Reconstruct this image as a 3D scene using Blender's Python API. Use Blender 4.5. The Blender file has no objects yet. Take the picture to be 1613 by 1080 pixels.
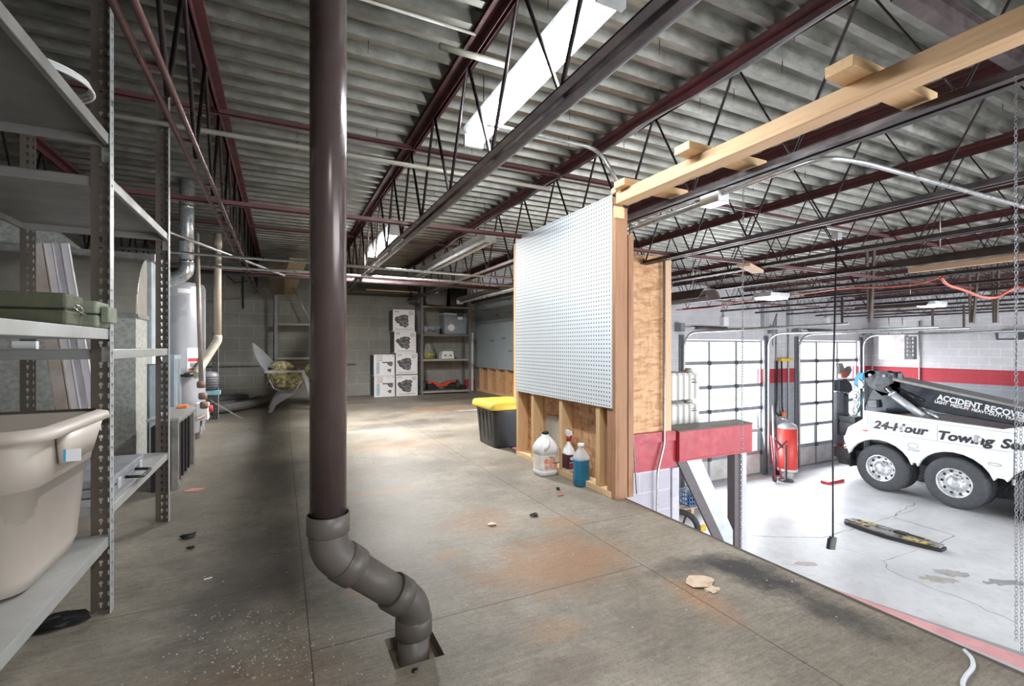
import bpy, bmesh, math, random
from mathutils import Vector, Matrix
random.seed(7)
S = bpy.context.scene; COL = S.collection
R = math.radians
# ---------------------------------------------------------------- camera
F_PX, CX, HY = 745.0, 806.5, 546.0
YAW = R(26.0); CAMZ = 0.87
cam_d = bpy.data.cameras.new('camera'); cam = bpy.data.objects.new('camera', cam_d); COL.objects.link(cam)
cam.location = (0, 0, CAMZ); cam.rotation_euler = (R(90), 0, -YAW)
cam_d.sensor_width = 36; cam_d.lens = 36*F_PX/1613; cam_d.shift_y = (HY-540)/1613
cam_d.clip_start = 0.02; cam_d.clip_end = 200
S.camera = cam
# ---------------------------------------------------------------- view
S.view_settings.view_transform = 'Standard'; S.view_settings.look = 'None'
S.view_settings.gamma = 1; S.view_settings.use_curve_mapping = False
S.view_settings.exposure = 0.12
# ---------------------------------------------------------------- world: white overcast sky
W = bpy.data.worlds.new('sky'); S.world = W; W.use_nodes = True
bg = W.node_tree.nodes['Background']; bg.inputs[0].default_value = (0.93, 0.97, 1.0, 1); bg.inputs[1].default_value = 1.7
# ---------------------------------------------------------------- daylight through the glazed doors and the open front bays, lamps, added fill lights
def area(name, loc, rot, sx, sy, power, col=(1,1,1)):
    l = bpy.data.lights.new(name, 'AREA'); l.shape = 'RECTANGLE'; l.size = sx; l.size_y = sy; l.energy = power; l.color = col
    o = bpy.data.objects.new(name, l); COL.objects.link(o); o.location = loc; o.rotation_euler = rot
    return o
DAY = (0.90, 0.95, 1.0)
area('daylight_door_one', (9.93, 8.55, -0.5), (R(-104), 0, 0), 2.8, 3.0, 330, DAY)
area('daylight_door_two', (14.2, 8.55, -0.5), (R(-104), 0, 0), 2.8, 3.0, 330, DAY)
area('daylight_front_bays', (9.0, -5.0, -0.6), (R(112), 0, 0), 11, 3.4, 1000, DAY)
# added lights over the hall, out of view and without fixtures
for lx, ly in ((5.0, 0.3), (9.0, 0.0), (13.0, 1.0)):
    area('hall_extra_light', (lx, ly, 1.66), (0, 0, 0), 1.2, 0.4, 90, (0.93, 0.96, 1.0))
area('mezzanine_fill_light', (0.35, -0.9, 1.66), (0, 0, 0), 0.25, 1.2, 48, (1.0, 0.98, 0.95))  # added fill behind the camera, brightens the near loft floor
# downward light of the two lit loft lamps, at the lamps
area('near_tube_light', (.985, 1.9, 2.0), (0, 0, 0), .10, 1.2, 30, (0.95, 0.98, 1.0))
area('far_tube_light', (.985, 5.2, 1.94), (0, 0, 0), .10, 1.2, 175, (1.0, 0.98, 0.95))

# ---------------------------------------------------------------- pixel to place
AX = Vector((math.sin(YAW), math.cos(YAW), 0)); RX = Vector((math.cos(YAW), -math.sin(YAW), 0)); CAMP = Vector((0, 0, CAMZ))
def ray(px, py): return AX + RX*((px-CX)/F_PX) + Vector((0, 0, (HY-py)/F_PX))
def onX(px, py, X): d = ray(px, py); return CAMP + d*(X/d.x)
def onY(px, py, Y): d = ray(px, py); return CAMP + d*(Y/d.y)
def onD(px, py, zc): return CAMP + ray(px, py)*zc
def onZ(px, py, Z): d = ray(px, py); return CAMP + d*((Z-CAMZ)/d.z)
GF = -2.48   # level of the garage floor; the mezzanine floor is 0

# ---------------------------------------------------------------- materials
def newmat(name):
    m = bpy.data.materials.new(name); m.use_nodes = True
    return m, m.node_tree, m.node_tree.nodes['Principled BSDF']
def N(nt, t, **k):
    n = nt.nodes.new(t)
    for a, v in k.items(): setattr(n, a, v)
    return n
def L(nt, a, b): nt.links.new(a, b)
def coords(nt, scale=(1,1,1), rot=(0,0,0), loc=(0,0,0)):
    tc = N(nt, 'ShaderNodeTexCoord'); mp = N(nt, 'ShaderNodeMapping')
    mp.inputs['Scale'].default_value = scale; mp.inputs['Rotation'].default_value = rot; mp.inputs['Location'].default_value = loc
    L(nt, tc.outputs['Object'], mp.inputs['Vector']); return mp.outputs['Vector']
def noise(nt, vec, scale, detail=4, rough=.6):
    n = N(nt, 'ShaderNodeTexNoise'); n.inputs['Scale'].default_value = scale; n.inputs['Detail'].default_value = detail
    n.inputs['Roughness'].default_value = rough; L(nt, vec, n.inputs['Vector']); return n.outputs['Fac']
def ramp(nt, fac, stops):
    r = N(nt, 'ShaderNodeValToRGB'); e = r.color_ramp.elements
    while len(e) < len(stops): e.new(0.5)
    for i, (p, c) in enumerate(stops):
        e[i].position = p; e[i].color = (c[0], c[1], c[2], 1) if not isinstance(c, (int, float)) else (c, c, c, 1)
    L(nt, fac, r.inputs[0]); return r.outputs[0]
def mix(nt, fac, a, b, mode='MIX'):
    m = N(nt, 'ShaderNodeMix', data_type='RGBA', blend_type=mode)
    for s, v in ((m.inputs[0], fac), (m.inputs[6], a), (m.inputs[7], b)):
        if isinstance(v, (int, float)): s.default_value = v
        elif isinstance(v, tuple): s.default_value = (*v[:3], 1)
        else: L(nt, v, s)
    return m.outputs[2]
def math_(nt, op, a, b=None, c=None):
    m = N(nt, 'ShaderNodeMath', operation=op)
    for i, v in enumerate((a, b, c)):
        if v is None: continue
        if isinstance(v, (int, float)): m.inputs[i].default_value = v
        else: L(nt, v, m.inputs[i])
    return m.outputs[0]
def bump(nt, bs, h, strength=.3, dist=.01):
    b = N(nt, 'ShaderNodeBump'); b.inputs['Strength'].default_value = strength; b.inputs['Distance'].default_value = dist
    L(nt, h, b.inputs['Height']); L(nt, b.outputs[0], bs.inputs['Normal'])
_mc = {}
def M(name, col, rough=.6, metal=0, col2=None, nscale=8, bmp=0, stretch=(1,1,1), alpha=None, spec=None, lo=.35, hi=.65):
    if name in _mc: return _mc[name]
    m, nt, bs = newmat(name)
    bs.inputs['Base Color'].default_value = (*col, 1); bs.inputs['Roughness'].default_value = rough; bs.inputs['Metallic'].default_value = metal
    if spec is not None: bs.inputs['Specular IOR Level'].default_value = spec
    if col2 is None: col2 = tuple(c*.72 for c in col)
    v = coords(nt, stretch); f = noise(nt, v, nscale, 6, .65)
    L(nt, ramp(nt, f, [(lo, col), (hi, col2)]), bs.inputs['Base Color'])
    L(nt, ramp(nt, noise(nt, v, nscale*2.3, 3), [(.3, max(0, rough-.12)), (.7, min(1, rough+.12))]), bs.inputs['Roughness'])
    if bmp: bump(nt, bs, f, bmp)
    if alpha is not None: bs.inputs['Alpha'].default_value = alpha
    _mc[name] = m; return m
def emit(name, col, s):
    m, nt, bs = newmat(name); bs.inputs['Emission Color'].default_value = (*col, 1); bs.inputs['Emission Strength'].default_value = s
    bs.inputs['Base Color'].default_value = (.8, .8, .8, 1); return m

def block_mat(name, axis, zones, mortar_col=None, ms=.006, dust=.12):
    """painted block wall; zones = [(z_from, colour), ...] low to high, in world height"""
    m, nt, bs = newmat(name)
    g = N(nt, 'ShaderNodeNewGeometry'); sp = N(nt, 'ShaderNodeSeparateXYZ'); L(nt, g.outputs['Position'], sp.inputs[0])
    cb = N(nt, 'ShaderNodeCombineXYZ'); L(nt, sp.outputs[axis], cb.inputs[0]); L(nt, sp.outputs[2], cb.inputs[1])
    br = N(nt, 'ShaderNodeTexBrick'); L(nt, cb.outputs[0], br.inputs['Vector'])
    br.inputs['Scale'].default_value = 1; br.inputs['Brick Width'].default_value = .406; br.inputs['Row Height'].default_value = .203
    br.inputs['Mortar Size'].default_value = ms; br.inputs['Mortar Smooth'].default_value = .3; br.offset = .5
    col = zones[0][1]; prev = None
    for z, c in zones[1:]:
        fac = math_(nt, 'GREATER_THAN', sp.outputs[2], z); col = mix(nt, fac, col if not prev else prev, c); prev = col
    nz = noise(nt, g.outputs['Position'], 1.7, 6, .7); nz2 = noise(nt, g.outputs['Position'], 60, 3, .6)
    sh = ramp(nt, nz, [(.25, 1-dust*2), (.7, 1.0)])
    c2 = mix(nt, 1.0, col, sh, 'MULTIPLY')
    c2 = mix(nt, .18, c2, ramp(nt, nz2, [(.35, .55), (.6, 1.0)]), 'MULTIPLY')
    mc = mix(nt, 1.0, c2, mortar_col or (1.35, 1.35, 1.35), 'MULTIPLY')
    L(nt, mix(nt, br.outputs['Fac'], c2, mc), bs.inputs['Base Color']); bs.inputs['Roughness'].default_value = .75
    h = math_(nt, 'ADD', math_(nt, 'MULTIPLY', br.outputs['Fac'], -1.0), math_(nt, 'MULTIPLY', nz2, .35))
    bump(nt, bs, h, .5, .006)
    return m

def wood_mat(name, a, b, axis=2, dark=(.25,.13,.06)):
    if name in _mc: return _mc[name]
    m, nt, bs = newmat(name)
    sc = [14, 14, 14]; sc[axis] = .9
    v = coords(nt, tuple(sc)); f = noise(nt, v, 2.4, 6, .7)
    c = ramp(nt, f, [(.3, a), (.52, b), (.75, tuple(x*.72 for x in b))])
    sc2 = [9, 9, 9]; sc2[axis] = 3.5
    vo = N(nt, 'ShaderNodeTexVoronoi'); L(nt, coords(nt, tuple(sc2)), vo.inputs['Vector']); vo.inputs['Scale'].default_value = 1
    k = ramp(nt, vo.outputs['Distance'], [(.07, 1.0), (.14, 0.0)])
    L(nt, mix(nt, math_(nt, 'MULTIPLY', k, .6), c, dark), bs.inputs['Base Color']); bs.inputs['Roughness'].default_value = .7
    bump(nt, bs, f, .15, .004); _mc[name] = m; return m

def osb_mat():
    if 'osb' in _mc: return _mc['osb']
    m, nt, bs = newmat('osb')
    v = coords(nt); cols = None
    nv = N(nt, 'ShaderNodeTexNoise'); nv.inputs['Scale'].default_value = 3; L(nt, v, nv.inputs['Vector'])
    va = N(nt, 'ShaderNodeVectorMath', operation='ADD'); L(nt, v, va.inputs[0])
    vs = N(nt, 'ShaderNodeVectorMath', operation='SCALE'); L(nt, nv.outputs['Color'], vs.inputs[0]); vs.inputs['Scale'].default_value = .10; L(nt, vs.outputs[0], va.inputs[1])
    c = None
    for i, (rz, st) in enumerate((((0, .6, 0), (10, 10, 42)), ((.3, -.9, .2), (42, 42, 10)), ((.2, .1, 1.0), (9, 22, 38)))):
        mp = N(nt, 'ShaderNodeMapping'); mp.inputs['Rotation'].default_value = rz; mp.inputs['Scale'].default_value = st
        L(nt, va.outputs[0], mp.inputs['Vector'])
        vo = N(nt, 'ShaderNodeTexVoronoi'); L(nt, mp.outputs[0], vo.inputs['Vector']); vo.inputs['Scale'].default_value = 1
        sepc = N(nt, 'ShaderNodeSeparateColor'); L(nt, vo.outputs['Color'], sepc.inputs[0])
        ci = ramp(nt, sepc.outputs[0], [(0, (.30, .13, .05)), (.2, (.52, .27, .12)), (.6, (.66, .38, .20)), (1, (.78, .50, .30))])
        c = ci if c is None else mix(nt, .45, c, ci)
    L(nt, c, bs.inputs['Base Color']); bs.inputs['Roughness'].default_value = .65
    bump(nt, bs, c, .2, .003); _mc['osb'] = m; return m

def holes_mat(name, col, col2, plane, pitch, r, see=False, kind='round', rough=.5, metal=0, cols=None):
    """sheet with a grid of punched holes; plane=(u,v) axes of object space"""
    if name in _mc: return _mc[name]
    m, nt, bs = newmat(name)
    tc = N(nt, 'ShaderNodeTexCoord'); sp = N(nt, 'ShaderNodeSeparateXYZ'); L(nt, tc.outputs['Object'], sp.inputs[0])
    u, v = sp.outputs[plane[0]], sp.outputs[plane[1]]
    if kind == 'round':
        fu = math_(nt, 'SUBTRACT', math_(nt, 'FRACT', math_(nt, 'DIVIDE', u, pitch)), .5)
        fv = math_(nt, 'SUBTRACT', math_(nt, 'FRACT', math_(nt, 'DIVIDE', v, pitch)), .5)
        d = math_(nt, 'SQRT', math_(nt, 'ADD', math_(nt, 'MULTIPLY', fu, fu), math_(nt, 'MULTIPLY', fv, fv)))
        hole = math_(nt, 'LESS_THAN', d, r/pitch)
    else:                                    # keyhole at u=cols[0], slot at u=cols[1]
        fv = math_(nt, 'MULTIPLY', math_(nt, 'SUBTRACT', math_(nt, 'FRACT', math_(nt, 'DIVIDE', v, pitch)), .5), pitch)
        du = math_(nt, 'ABSOLUTE', math_(nt, 'SUBTRACT', u, cols[0]))
        dv = math_(nt, 'SUBTRACT', fv, .004)
        d = math_(nt, 'SQRT', math_(nt, 'ADD', math_(nt, 'MULTIPLY', du, du), math_(nt, 'MULTIPLY', dv, dv)))
        h1 = math_(nt, 'LESS_THAN', d, r)
        h2 = math_(nt, 'MULTIPLY', math_(nt, 'LESS_THAN', du, r*.45), math_(nt, 'MULTIPLY', math_(nt, 'LESS_THAN', fv, .004), math_(nt, 'GREATER_THAN', fv, -.010)))
        hole = math_(nt, 'MAXIMUM', h1, h2)
        if len(cols) > 1:
            d2 = math_(nt, 'LESS_THAN', math_(nt, 'ABSOLUTE', math_(nt, 'SUBTRACT', u, cols[1])), r*.4)
            hole = math_(nt, 'MAXIMUM', hole, math_(nt, 'MULTIPLY', d2, math_(nt, 'LESS_THAN', math_(nt, 'ABSOLUTE', fv), .008)))
    f = noise(nt, tc.outputs['Object'], 3.5, 6, .7)
    c = ramp(nt, f, [(.3, col), (.7, col2)])
    bs.inputs['Roughness'].default_value = rough; bs.inputs['Metallic'].default_value = metal
    if see:
        L(nt, c, bs.inputs['Base Color']); L(nt, math_(nt, 'SUBTRACT', 1.0, hole), bs.inputs['Alpha'])
    else: L(nt, mix(nt, hole, c, (.02, .02, .02)), bs.inputs['Base Color'])
    _mc[name] = m; return m

# ---------------------------------------------------------------- mesh builder (world coordinates in, local out)
class MB:
    def __init__(s): s.v = []; s.f = []; s.sm = []
    def add(s, vs, fs, smooth=False, mi=0):
        o = len(s.v); s.v += [tuple(v) for v in vs]; s.f += [tuple(i+o for i in f) for f in fs]; s.sm += [smooth]*len(fs); return s
    def box(s, a, b, rot=None, piv=None):
        x0, y0, z0 = [min(a[i], b[i]) for i in range(3)]; x1, y1, z1 = [max(a[i], b[i]) for i in range(3)]
        vs = [Vector(p) for p in ((x0,y0,z0),(x1,y0,z0),(x1,y1,z0),(x0,y1,z0),(x0,y0,z1),(x1,y0,z1),(x1,y1,z1),(x0,y1,z1))]
        if rot is not None:
            p = Vector(piv) if piv is not None else sum(vs, Vector())/8
            vs = [p + rot @ (v-p) for v in vs]
        return s.add(vs, ((3,2,1,0),(4,5,6,7),(0,1,5,4),(1,2,6,5),(2,3,7,6),(3,0,4,7)))
    def beam(s, p, q, w, h, up=(0,0,1)):
        """bar of section w (sideways) x h (along up) from p to q"""
        p, q = Vector(p), Vector(q); d = (q-p).normalized(); u = Vector(up); sx = d.cross(u)
        if sx.length < 1e-4: sx = d.cross(Vector((1,0,0)))
        sx.normalize(); uy = sx.cross(d).normalized()
        o = [(-w/2,-h/2),(w/2,-h/2),(w/2,h/2),(-w/2,h/2)]
        vs = [p+sx*a+uy*b for a, b in o] + [q+sx*a+uy*b for a, b in o]
        return s.add(vs, ((0,1,2,3),(7,6,5,4),(0,4,5,1),(1,5,6,2),(2,6,7,3),(3,7,4,0)))
    def tube(s, pts, r, n=8, cap=True, closed=False, smooth=True):
        pts = [Vector(p) for p in pts]; k = len(pts); rs = r if isinstance(r, (list, tuple)) else [r]*k
        fr = None; rings = []
        for i, p in enumerate(pts):
            if closed: d = (pts[(i+1) % k]-pts[i-1])
            else: d = pts[min(i+1, k-1)]-pts[max(i-1, 0)]
            if d.length < 1e-9: d = Vector((0,0,1))
            d.normalize()
            if fr is None: fr = d.orthogonal().normalized()
            else:
                fr = fr - d*fr.dot(d)
                fr = fr.normalized() if fr.length > 1e-6 else d.orthogonal().normalized()
            b = d.cross(fr)
            rings.append([p+(fr*math.cos(2*math.pi*j/n)+b*math.sin(2*math.pi*j/n))*rs[i] for j in range(n)])
        vs = [v for rg in rings for v in rg]; fs = []
        for i in range(k if closed else k-1):
            a, c = i*n, ((i+1) % k)*n
            for j in range(n): fs.append((a+j, a+(j+1) % n, c+(j+1) % n, c+j))
        s.add(vs, fs, smooth)
        if cap and not closed: s.add(rings[0], [tuple(reversed(range(n)))]); s.add(rings[-1], [tuple(range(n))])
        return s
    def lathe(s, prof, c, n=24, axis='z', cap=True, smooth=True, sy=1.0):
        """prof = [(radius, height)] around axis through c"""
        c = Vector(c); vs = []
        def P(r, h, a):
            x, y = r*math.cos(a), r*math.sin(a)*sy
            return c + {'z': Vector((x, y, h)), 'x': Vector((h, x, y)), 'y': Vector((y, h, x))}[axis]
        for r, h in prof: vs += [P(r, h, 2*math.pi*j/n) for j in range(n)]
        fs = []
        for i in range(len(prof)-1):
            for j in range(n): fs.append((i*n+j, i*n+(j+1) % n, (i+1)*n+(j+1) % n, (i+1)*n+j))
        s.add(vs, fs, smooth)
        if cap:
            s.add([P(prof[0][0], prof[0][1], 2*math.pi*j/n) for j in range(n)], [tuple(reversed(range(n)))])
            s.add([P(prof[-1][0], prof[-1][1], 2*math.pi*j/n) for j in range(n)], [tuple(range(n))])
        return s
    def prism(s, poly, ext):
        """closed polygon (3D points) pushed along vector ext"""
        poly = [Vector(p) for p in poly]; e = Vector(ext); n = len(poly)
        vs = poly + [p+e for p in poly]
        fs = [tuple(range(n)), tuple(reversed(range(n, 2*n)))] + [(i, n+i, n+(i+1) % n, (i+1) % n) for i in range(n)]
        return s.add(vs, fs)
    def loft(s, rings, cap=True, smooth=True):
        n = len(rings[0]); vs = [v for r in rings for v in r]; fs = []
        for i in range(len(rings)-1):
            for j in range(n): fs.append((i*n+j, i*n+(j+1) % n, (i+1)*n+(j+1) % n, (i+1)*n+j))
        s.add(vs, fs, smooth)
        if cap: s.add(rings[0], [tuple(reversed(range(n)))]); s.add(rings[-1], [tuple(range(n))])
        return s
    def build(s, name, mat, parent=None, origin=None, bevel=0, auto=None, recalc=True, subsurf=0):
        o3 = Vector(origin) if origin is not None else (wloc(parent) if parent else Vector((0,0,0)))
        me = bpy.data.meshes.new(name); me.from_pydata([tuple(Vector(v)-o3) for v in s.v], [], s.f); me.update()
        for p, sm in zip(me.polygons, s.sm): p.use_smooth = sm
        if recalc:
            bm = bmesh.new(); bm.from_mesh(me); bmesh.ops.remove_doubles(bm, verts=bm.verts, dist=1e-5)
            bmesh.ops.recalc_face_normals(bm, faces=bm.faces); bm.to_mesh(me); bm.free()
        me.materials.append(mat)
        o = bpy.data.objects.new(name, me); COL.objects.link(o)
        if parent: o.parent = parent; o.location = o3 - wloc(parent)
        else: o.location = o3
        if bevel:
            b = o.modifiers.new('bevel', 'BEVEL'); b.width = bevel; b.segments = 2; b.limit_method = 'ANGLE'; b.angle_limit = R(40)
        if subsurf:
            b = o.modifiers.new('sub', 'SUBSURF'); b.levels = subsurf; b.render_levels = subsurf
        return o
def wloc(o):
    v = Vector(o.location)
    while o.parent: o = o.parent; v += Vector(o.location)
    return v
def tag(o, label=None, cat=None, group=None, kind=None):
    if label: o['label'] = label
    if cat: o['category'] = cat
    if group: o['group'] = group
    if kind: o['kind'] = kind
    return o
def thing(name, label, cat, loc, group=None, kind=None):
    o = bpy.data.objects.new(name, None); COL.objects.link(o); o.location = loc; o.empty_display_size = .1
    return tag(o, label, cat, group, kind)
def copy_tree(o, parent=None):
    c = o.copy(); COL.objects.link(c)
    if parent: c.parent = parent
    for ch in list(o.children): copy_tree(ch, c)
    return c
def arc(c, r, a0, a1, n, u, v):
    c, u, v = Vector(c), Vector(u), Vector(v)
    return [c+(u*math.cos(a0+(a1-a0)*i/n)+v*math.sin(a0+(a1-a0)*i/n))*r for i in range(n+1)]
def bend(pts, r, n=6):
    """round the corners of a polyline"""
    pts = [Vector(p) for p in pts]; out = [pts[0]]
    for i in range(1, len(pts)-1):
        a, b, c = pts[i-1], pts[i], pts[i+1]; d0 = (a-b); d1 = (c-b)
        rr = min(r, d0.length*.45, d1.length*.45); p0 = b+d0.normalized()*rr; p1 = b+d1.normalized()*rr
        for k in range(n+1):
            t = k/n; out.append(p0*(1-t)**2 + b*2*t*(1-t) + p1*t*t)
    return out+[pts[-1]]
def rrect(x0, y0, x1, y1, r, z, n=4):
    out = []
    for cx, cy, a in ((x1-r, y1-r, 0), (x0+r, y1-r, 90), (x0+r, y0+r, 180), (x1-r, y0+r, 270)):
        for k in range(n+1):
            t = R(a+90*k/n); out.append(Vector((cx+r*math.cos(t), cy+r*math.sin(t), z)))
    return out
# ================================================================ STRUCTURE
CONDUIT = M('galvanised_conduit', (.55,.56,.56), .35, .7, (.38,.38,.36), 12)
DARKSTEEL = M('dark_steel', (.045,.038,.042), .5, .35, (.10,.075,.075), 6)
REDSTEEL = M('red_primer_steel', (.11,.026,.028), .5, .1, (.055,.022,.024), 5)
WHITE = M('white_paint', (.86,.87,.88), .4, 0, (.74,.75,.77), 5)
BLACKP = M('black_plastic', (.02,.02,.022), .4)
RUBBER = M('rubber', (.055,.056,.06), .75, 0, (.035,.035,.038), 20, .1)
CHROME = M('polished_metal', (.82,.83,.85), .16, 1.0, (.6,.61,.63), 9)
ORANGE = M('orange_plastic', (.9,.22,.06), .5)

# mezzanine floor: dusty worn plywood sheets
def floor_mat():
    m, nt, bs = newmat('dusty_plywood_floor')
    g = N(nt, 'ShaderNodeNewGeometry'); P = g.outputs['Position']
    sp = N(nt, 'ShaderNodeSeparateXYZ'); L(nt, P, sp.inputs[0])
    def mapped(scale, rot=(0,0,0), loc=(0,0,0)):
        mp = N(nt, 'ShaderNodeMapping'); mp.inputs['Scale'].default_value = scale; mp.inputs['Rotation'].default_value = rot; mp.inputs['Location'].default_value = loc
        L(nt, P, mp.inputs['Vector']); return mp.outputs[0]
    n1 = noise(nt, P, 1.1, 8, .68); n2 = noise(nt, mapped((3.0, 26, 3)), 1.5, 7, .72); n3 = noise(nt, P, 45, 4, .7); n4 = noise(nt, mapped((1,1,1), (0,0,.5), (5,3,0)), 2.6, 7, .75)
    c = ramp(nt, n1, [(.28, (.150,.132,.108)), (.45, (.26,.232,.192)), (.6, (.35,.315,.265)), (.78, (.47,.43,.365))])
    c = mix(nt, .6, c, ramp(nt, n4, [(.30, (.50,.50,.50)), (.5, (.95,.94,.93)), (.7, (1.25,1.22,1.15))]), 'MULTIPLY')
    c = mix(nt, .35, c, ramp(nt, n2, [(.25, (.35,.34,.33)), (.6, (1.0,.98,.95)), (.8, (1.15,1.1,1.0))]), 'MULTIPLY')
    c = mix(nt, .45, c, ramp(nt, n3, [(.3, .5), (.6, 1.0)]), 'MULTIPLY')
    # orange-brown rust stains, gathered in the open middle of the floor; dark and pale patches; dirty grey shading painted in beside the shelving
    def blob(x, y, sx, sy, hard=.35):
        dx = math_(nt, 'DIVIDE', math_(nt, 'SUBTRACT', sp.outputs[0], x), sx); dy = math_(nt, 'DIVIDE', math_(nt, 'SUBTRACT', sp.outputs[1], y), sy)
        d = math_(nt, 'SQRT', math_(nt, 'ADD', math_(nt, 'MULTIPLY', dx, dx), math_(nt, 'MULTIPLY', dy, dy)))
        return ramp(nt, math_(nt, 'ADD', d, math_(nt, 'MULTIPLY', math_(nt, 'SUBTRACT', n4, .5), 2.4)), [(hard, 1.0), (1.0, 0.0)])
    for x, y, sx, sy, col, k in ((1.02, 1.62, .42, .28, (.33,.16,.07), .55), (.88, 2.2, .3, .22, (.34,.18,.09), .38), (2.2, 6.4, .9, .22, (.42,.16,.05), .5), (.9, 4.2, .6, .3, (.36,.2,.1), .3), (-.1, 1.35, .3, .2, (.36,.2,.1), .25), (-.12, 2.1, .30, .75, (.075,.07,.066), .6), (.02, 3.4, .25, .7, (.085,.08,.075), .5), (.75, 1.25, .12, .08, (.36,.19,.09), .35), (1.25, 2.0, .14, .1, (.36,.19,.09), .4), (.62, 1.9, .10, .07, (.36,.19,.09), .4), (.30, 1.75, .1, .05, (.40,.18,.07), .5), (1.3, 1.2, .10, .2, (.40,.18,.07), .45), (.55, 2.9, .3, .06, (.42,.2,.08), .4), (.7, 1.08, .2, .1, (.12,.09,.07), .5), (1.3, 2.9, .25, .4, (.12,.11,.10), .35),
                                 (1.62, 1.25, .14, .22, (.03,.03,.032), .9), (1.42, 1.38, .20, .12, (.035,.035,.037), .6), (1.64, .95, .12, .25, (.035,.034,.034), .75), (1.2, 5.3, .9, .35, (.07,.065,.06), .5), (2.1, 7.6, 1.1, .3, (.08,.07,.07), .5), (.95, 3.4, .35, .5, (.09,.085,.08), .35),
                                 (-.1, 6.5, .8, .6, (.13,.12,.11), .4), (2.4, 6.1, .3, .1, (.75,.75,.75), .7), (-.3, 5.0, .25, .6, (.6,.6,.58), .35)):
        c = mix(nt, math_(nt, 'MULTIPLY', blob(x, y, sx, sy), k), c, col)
    c = mix(nt, .5, c, ramp(nt, noise(nt, mapped((14, 120, 10), (0, 0, .35)), 1.0, 5, .75), [(.38, .62), (.55, 1.0), (.75, 1.18)]), 'MULTIPLY')
    c = mix(nt, .5, c, ramp(nt, noise(nt, P, 150, 2, .5), [(.34, .45), (.46, 1.0)]), 'MULTIPLY')
    edge = math_(nt, 'MULTIPLY', math_(nt, 'GREATER_THAN', math_(nt, 'ADD', sp.outputs[0], math_(nt, 'MULTIPLY', n4, .04)), 1.782), math_(nt, 'LESS_THAN', sp.outputs[1], 3.68))
    c = mix(nt, math_(nt, 'MULTIPLY', edge, .8), c, (.045,.038,.03))
    # sheet seams
    cb = N(nt, 'ShaderNodeCombineXYZ')
    L(nt, math_(nt, 'ADD', sp.outputs[1], .51+2.44), cb.inputs[0]); L(nt, math_(nt, 'ADD', sp.outputs[0], 2.44-.076), cb.inputs[1])
    br = N(nt, 'ShaderNodeTexBrick'); L(nt, cb.outputs[0], br.inputs['Vector']); br.inputs['Scale'].default_value = 1; br.offset = .19
    br.inputs['Brick Width'].default_value = 2.44; br.inputs['Row Height'].default_value = 1.22; br.inputs['Mortar Size'].default_value = .0022; br.inputs['Mortar Smooth'].default_value = .1
    c = mix(nt, math_(nt, 'MULTIPLY', br.outputs['Fac'], .8), c, (.03,.028,.025))
    vo = N(nt, 'ShaderNodeTexVoronoi'); L(nt, P, vo.inputs['Vector']); vo.inputs['Scale'].default_value = 38
    sk = math_(nt, 'MULTIPLY', ramp(nt, vo.outputs['Distance'], [(.06, 1.0), (.09, 0.0)]), ramp(nt, noise(nt, P, 1.3, 3), [(.5, 0.0), (.62, .8)]))
    c = mix(nt, sk, c, (.55,.54,.52))
    L(nt, c, bs.inputs['Base Color']); L(nt, ramp(nt, n1, [(.3, .42), (.7, .65)]), bs.inputs['Roughness'])
    bump(nt, bs, math_(nt, 'ADD', n2, math_(nt, 'MULTIPLY', n3, .6)), .35, .004)
    return m
FM = floor_mat()
HOLE = (.30, 1.315, .425, 1.43)   # cut-out the drain pipe drops through
b = MB()
hx0, hy0, hx1, hy1 = .275, 1.285, .415, 1.43
xs = [-2.4, hx0, hx1, 1.78]; ys = [-2.0, hy0, hy1, 3.72]
for i in range(3):
    for j in range(3):
        if i == 1 and j == 1: continue
        b.box((xs[i], ys[j], -.035), (xs[i+1], ys[j+1], 0))
b.box((-2.4, 3.72, -.035), (3.6, 8.85, 0)); b.box((3.6, 3.95, -.035), (4.32, 4.5, 0))
fl = b.build('floor', FM); tag(fl, kind='structure')
b = MB(); b.box((1.70, -2.0, -.30), (1.765, 3.72, -.036)); 
b.box((hx0-.2, hy0-.2, -.09), (hx1+.2, hy1+.2, -.036))
o = b.build('trim_1', wood_mat('edge_wood', (.16,.12,.08), (.10,.075,.05), 1)); tag(o, kind='structure')
b = MB(); b.box((1.775, -2.0, -.022), (1.786, 3.70, -.002)); o = b.build('trim_2', wood_mat('edge_wood', (.16,.12,.08), (.10,.075,.05), 1)); tag(o, kind='structure')

# garage floor: pale concrete with cracks
def conc_mat():
    m, nt, bs = newmat('pale_concrete')
    g = N(nt, 'ShaderNodeNewGeometry'); P = g.outputs['Position']
    n1 = noise(nt, P, .8, 8, .65); n2 = noise(nt, P, 9, 6, .7)
    c = ramp(nt, n1, [(.3, (.47,.47,.48)), (.5, (.59,.59,.60)), (.7, (.68,.68,.69))])
    c = mix(nt, .35, c, ramp(nt, n2, [(.3, .6), (.5, 1.0)]), 'MULTIPLY')
    st = ramp(nt, noise(nt, P, 1.6, 5, .55), [(.66, 0.0), (.72, .45)]); c = mix(nt, st, c, (.30,.28,.27))
    L(nt, c, bs.inputs['Base Color']); L(nt, ramp(nt, n1, [(.3, .3), (.7, .55)]), bs.inputs['Roughness'])
    bump(nt, bs, n2, .08, .004); return m
b = MB(); b.box((-2.4, -5.0, GF-.1), (16.4, 9.5, GF)); o = b.build('floor_garage', conc_mat()); tag(o, kind='structure')

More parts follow.
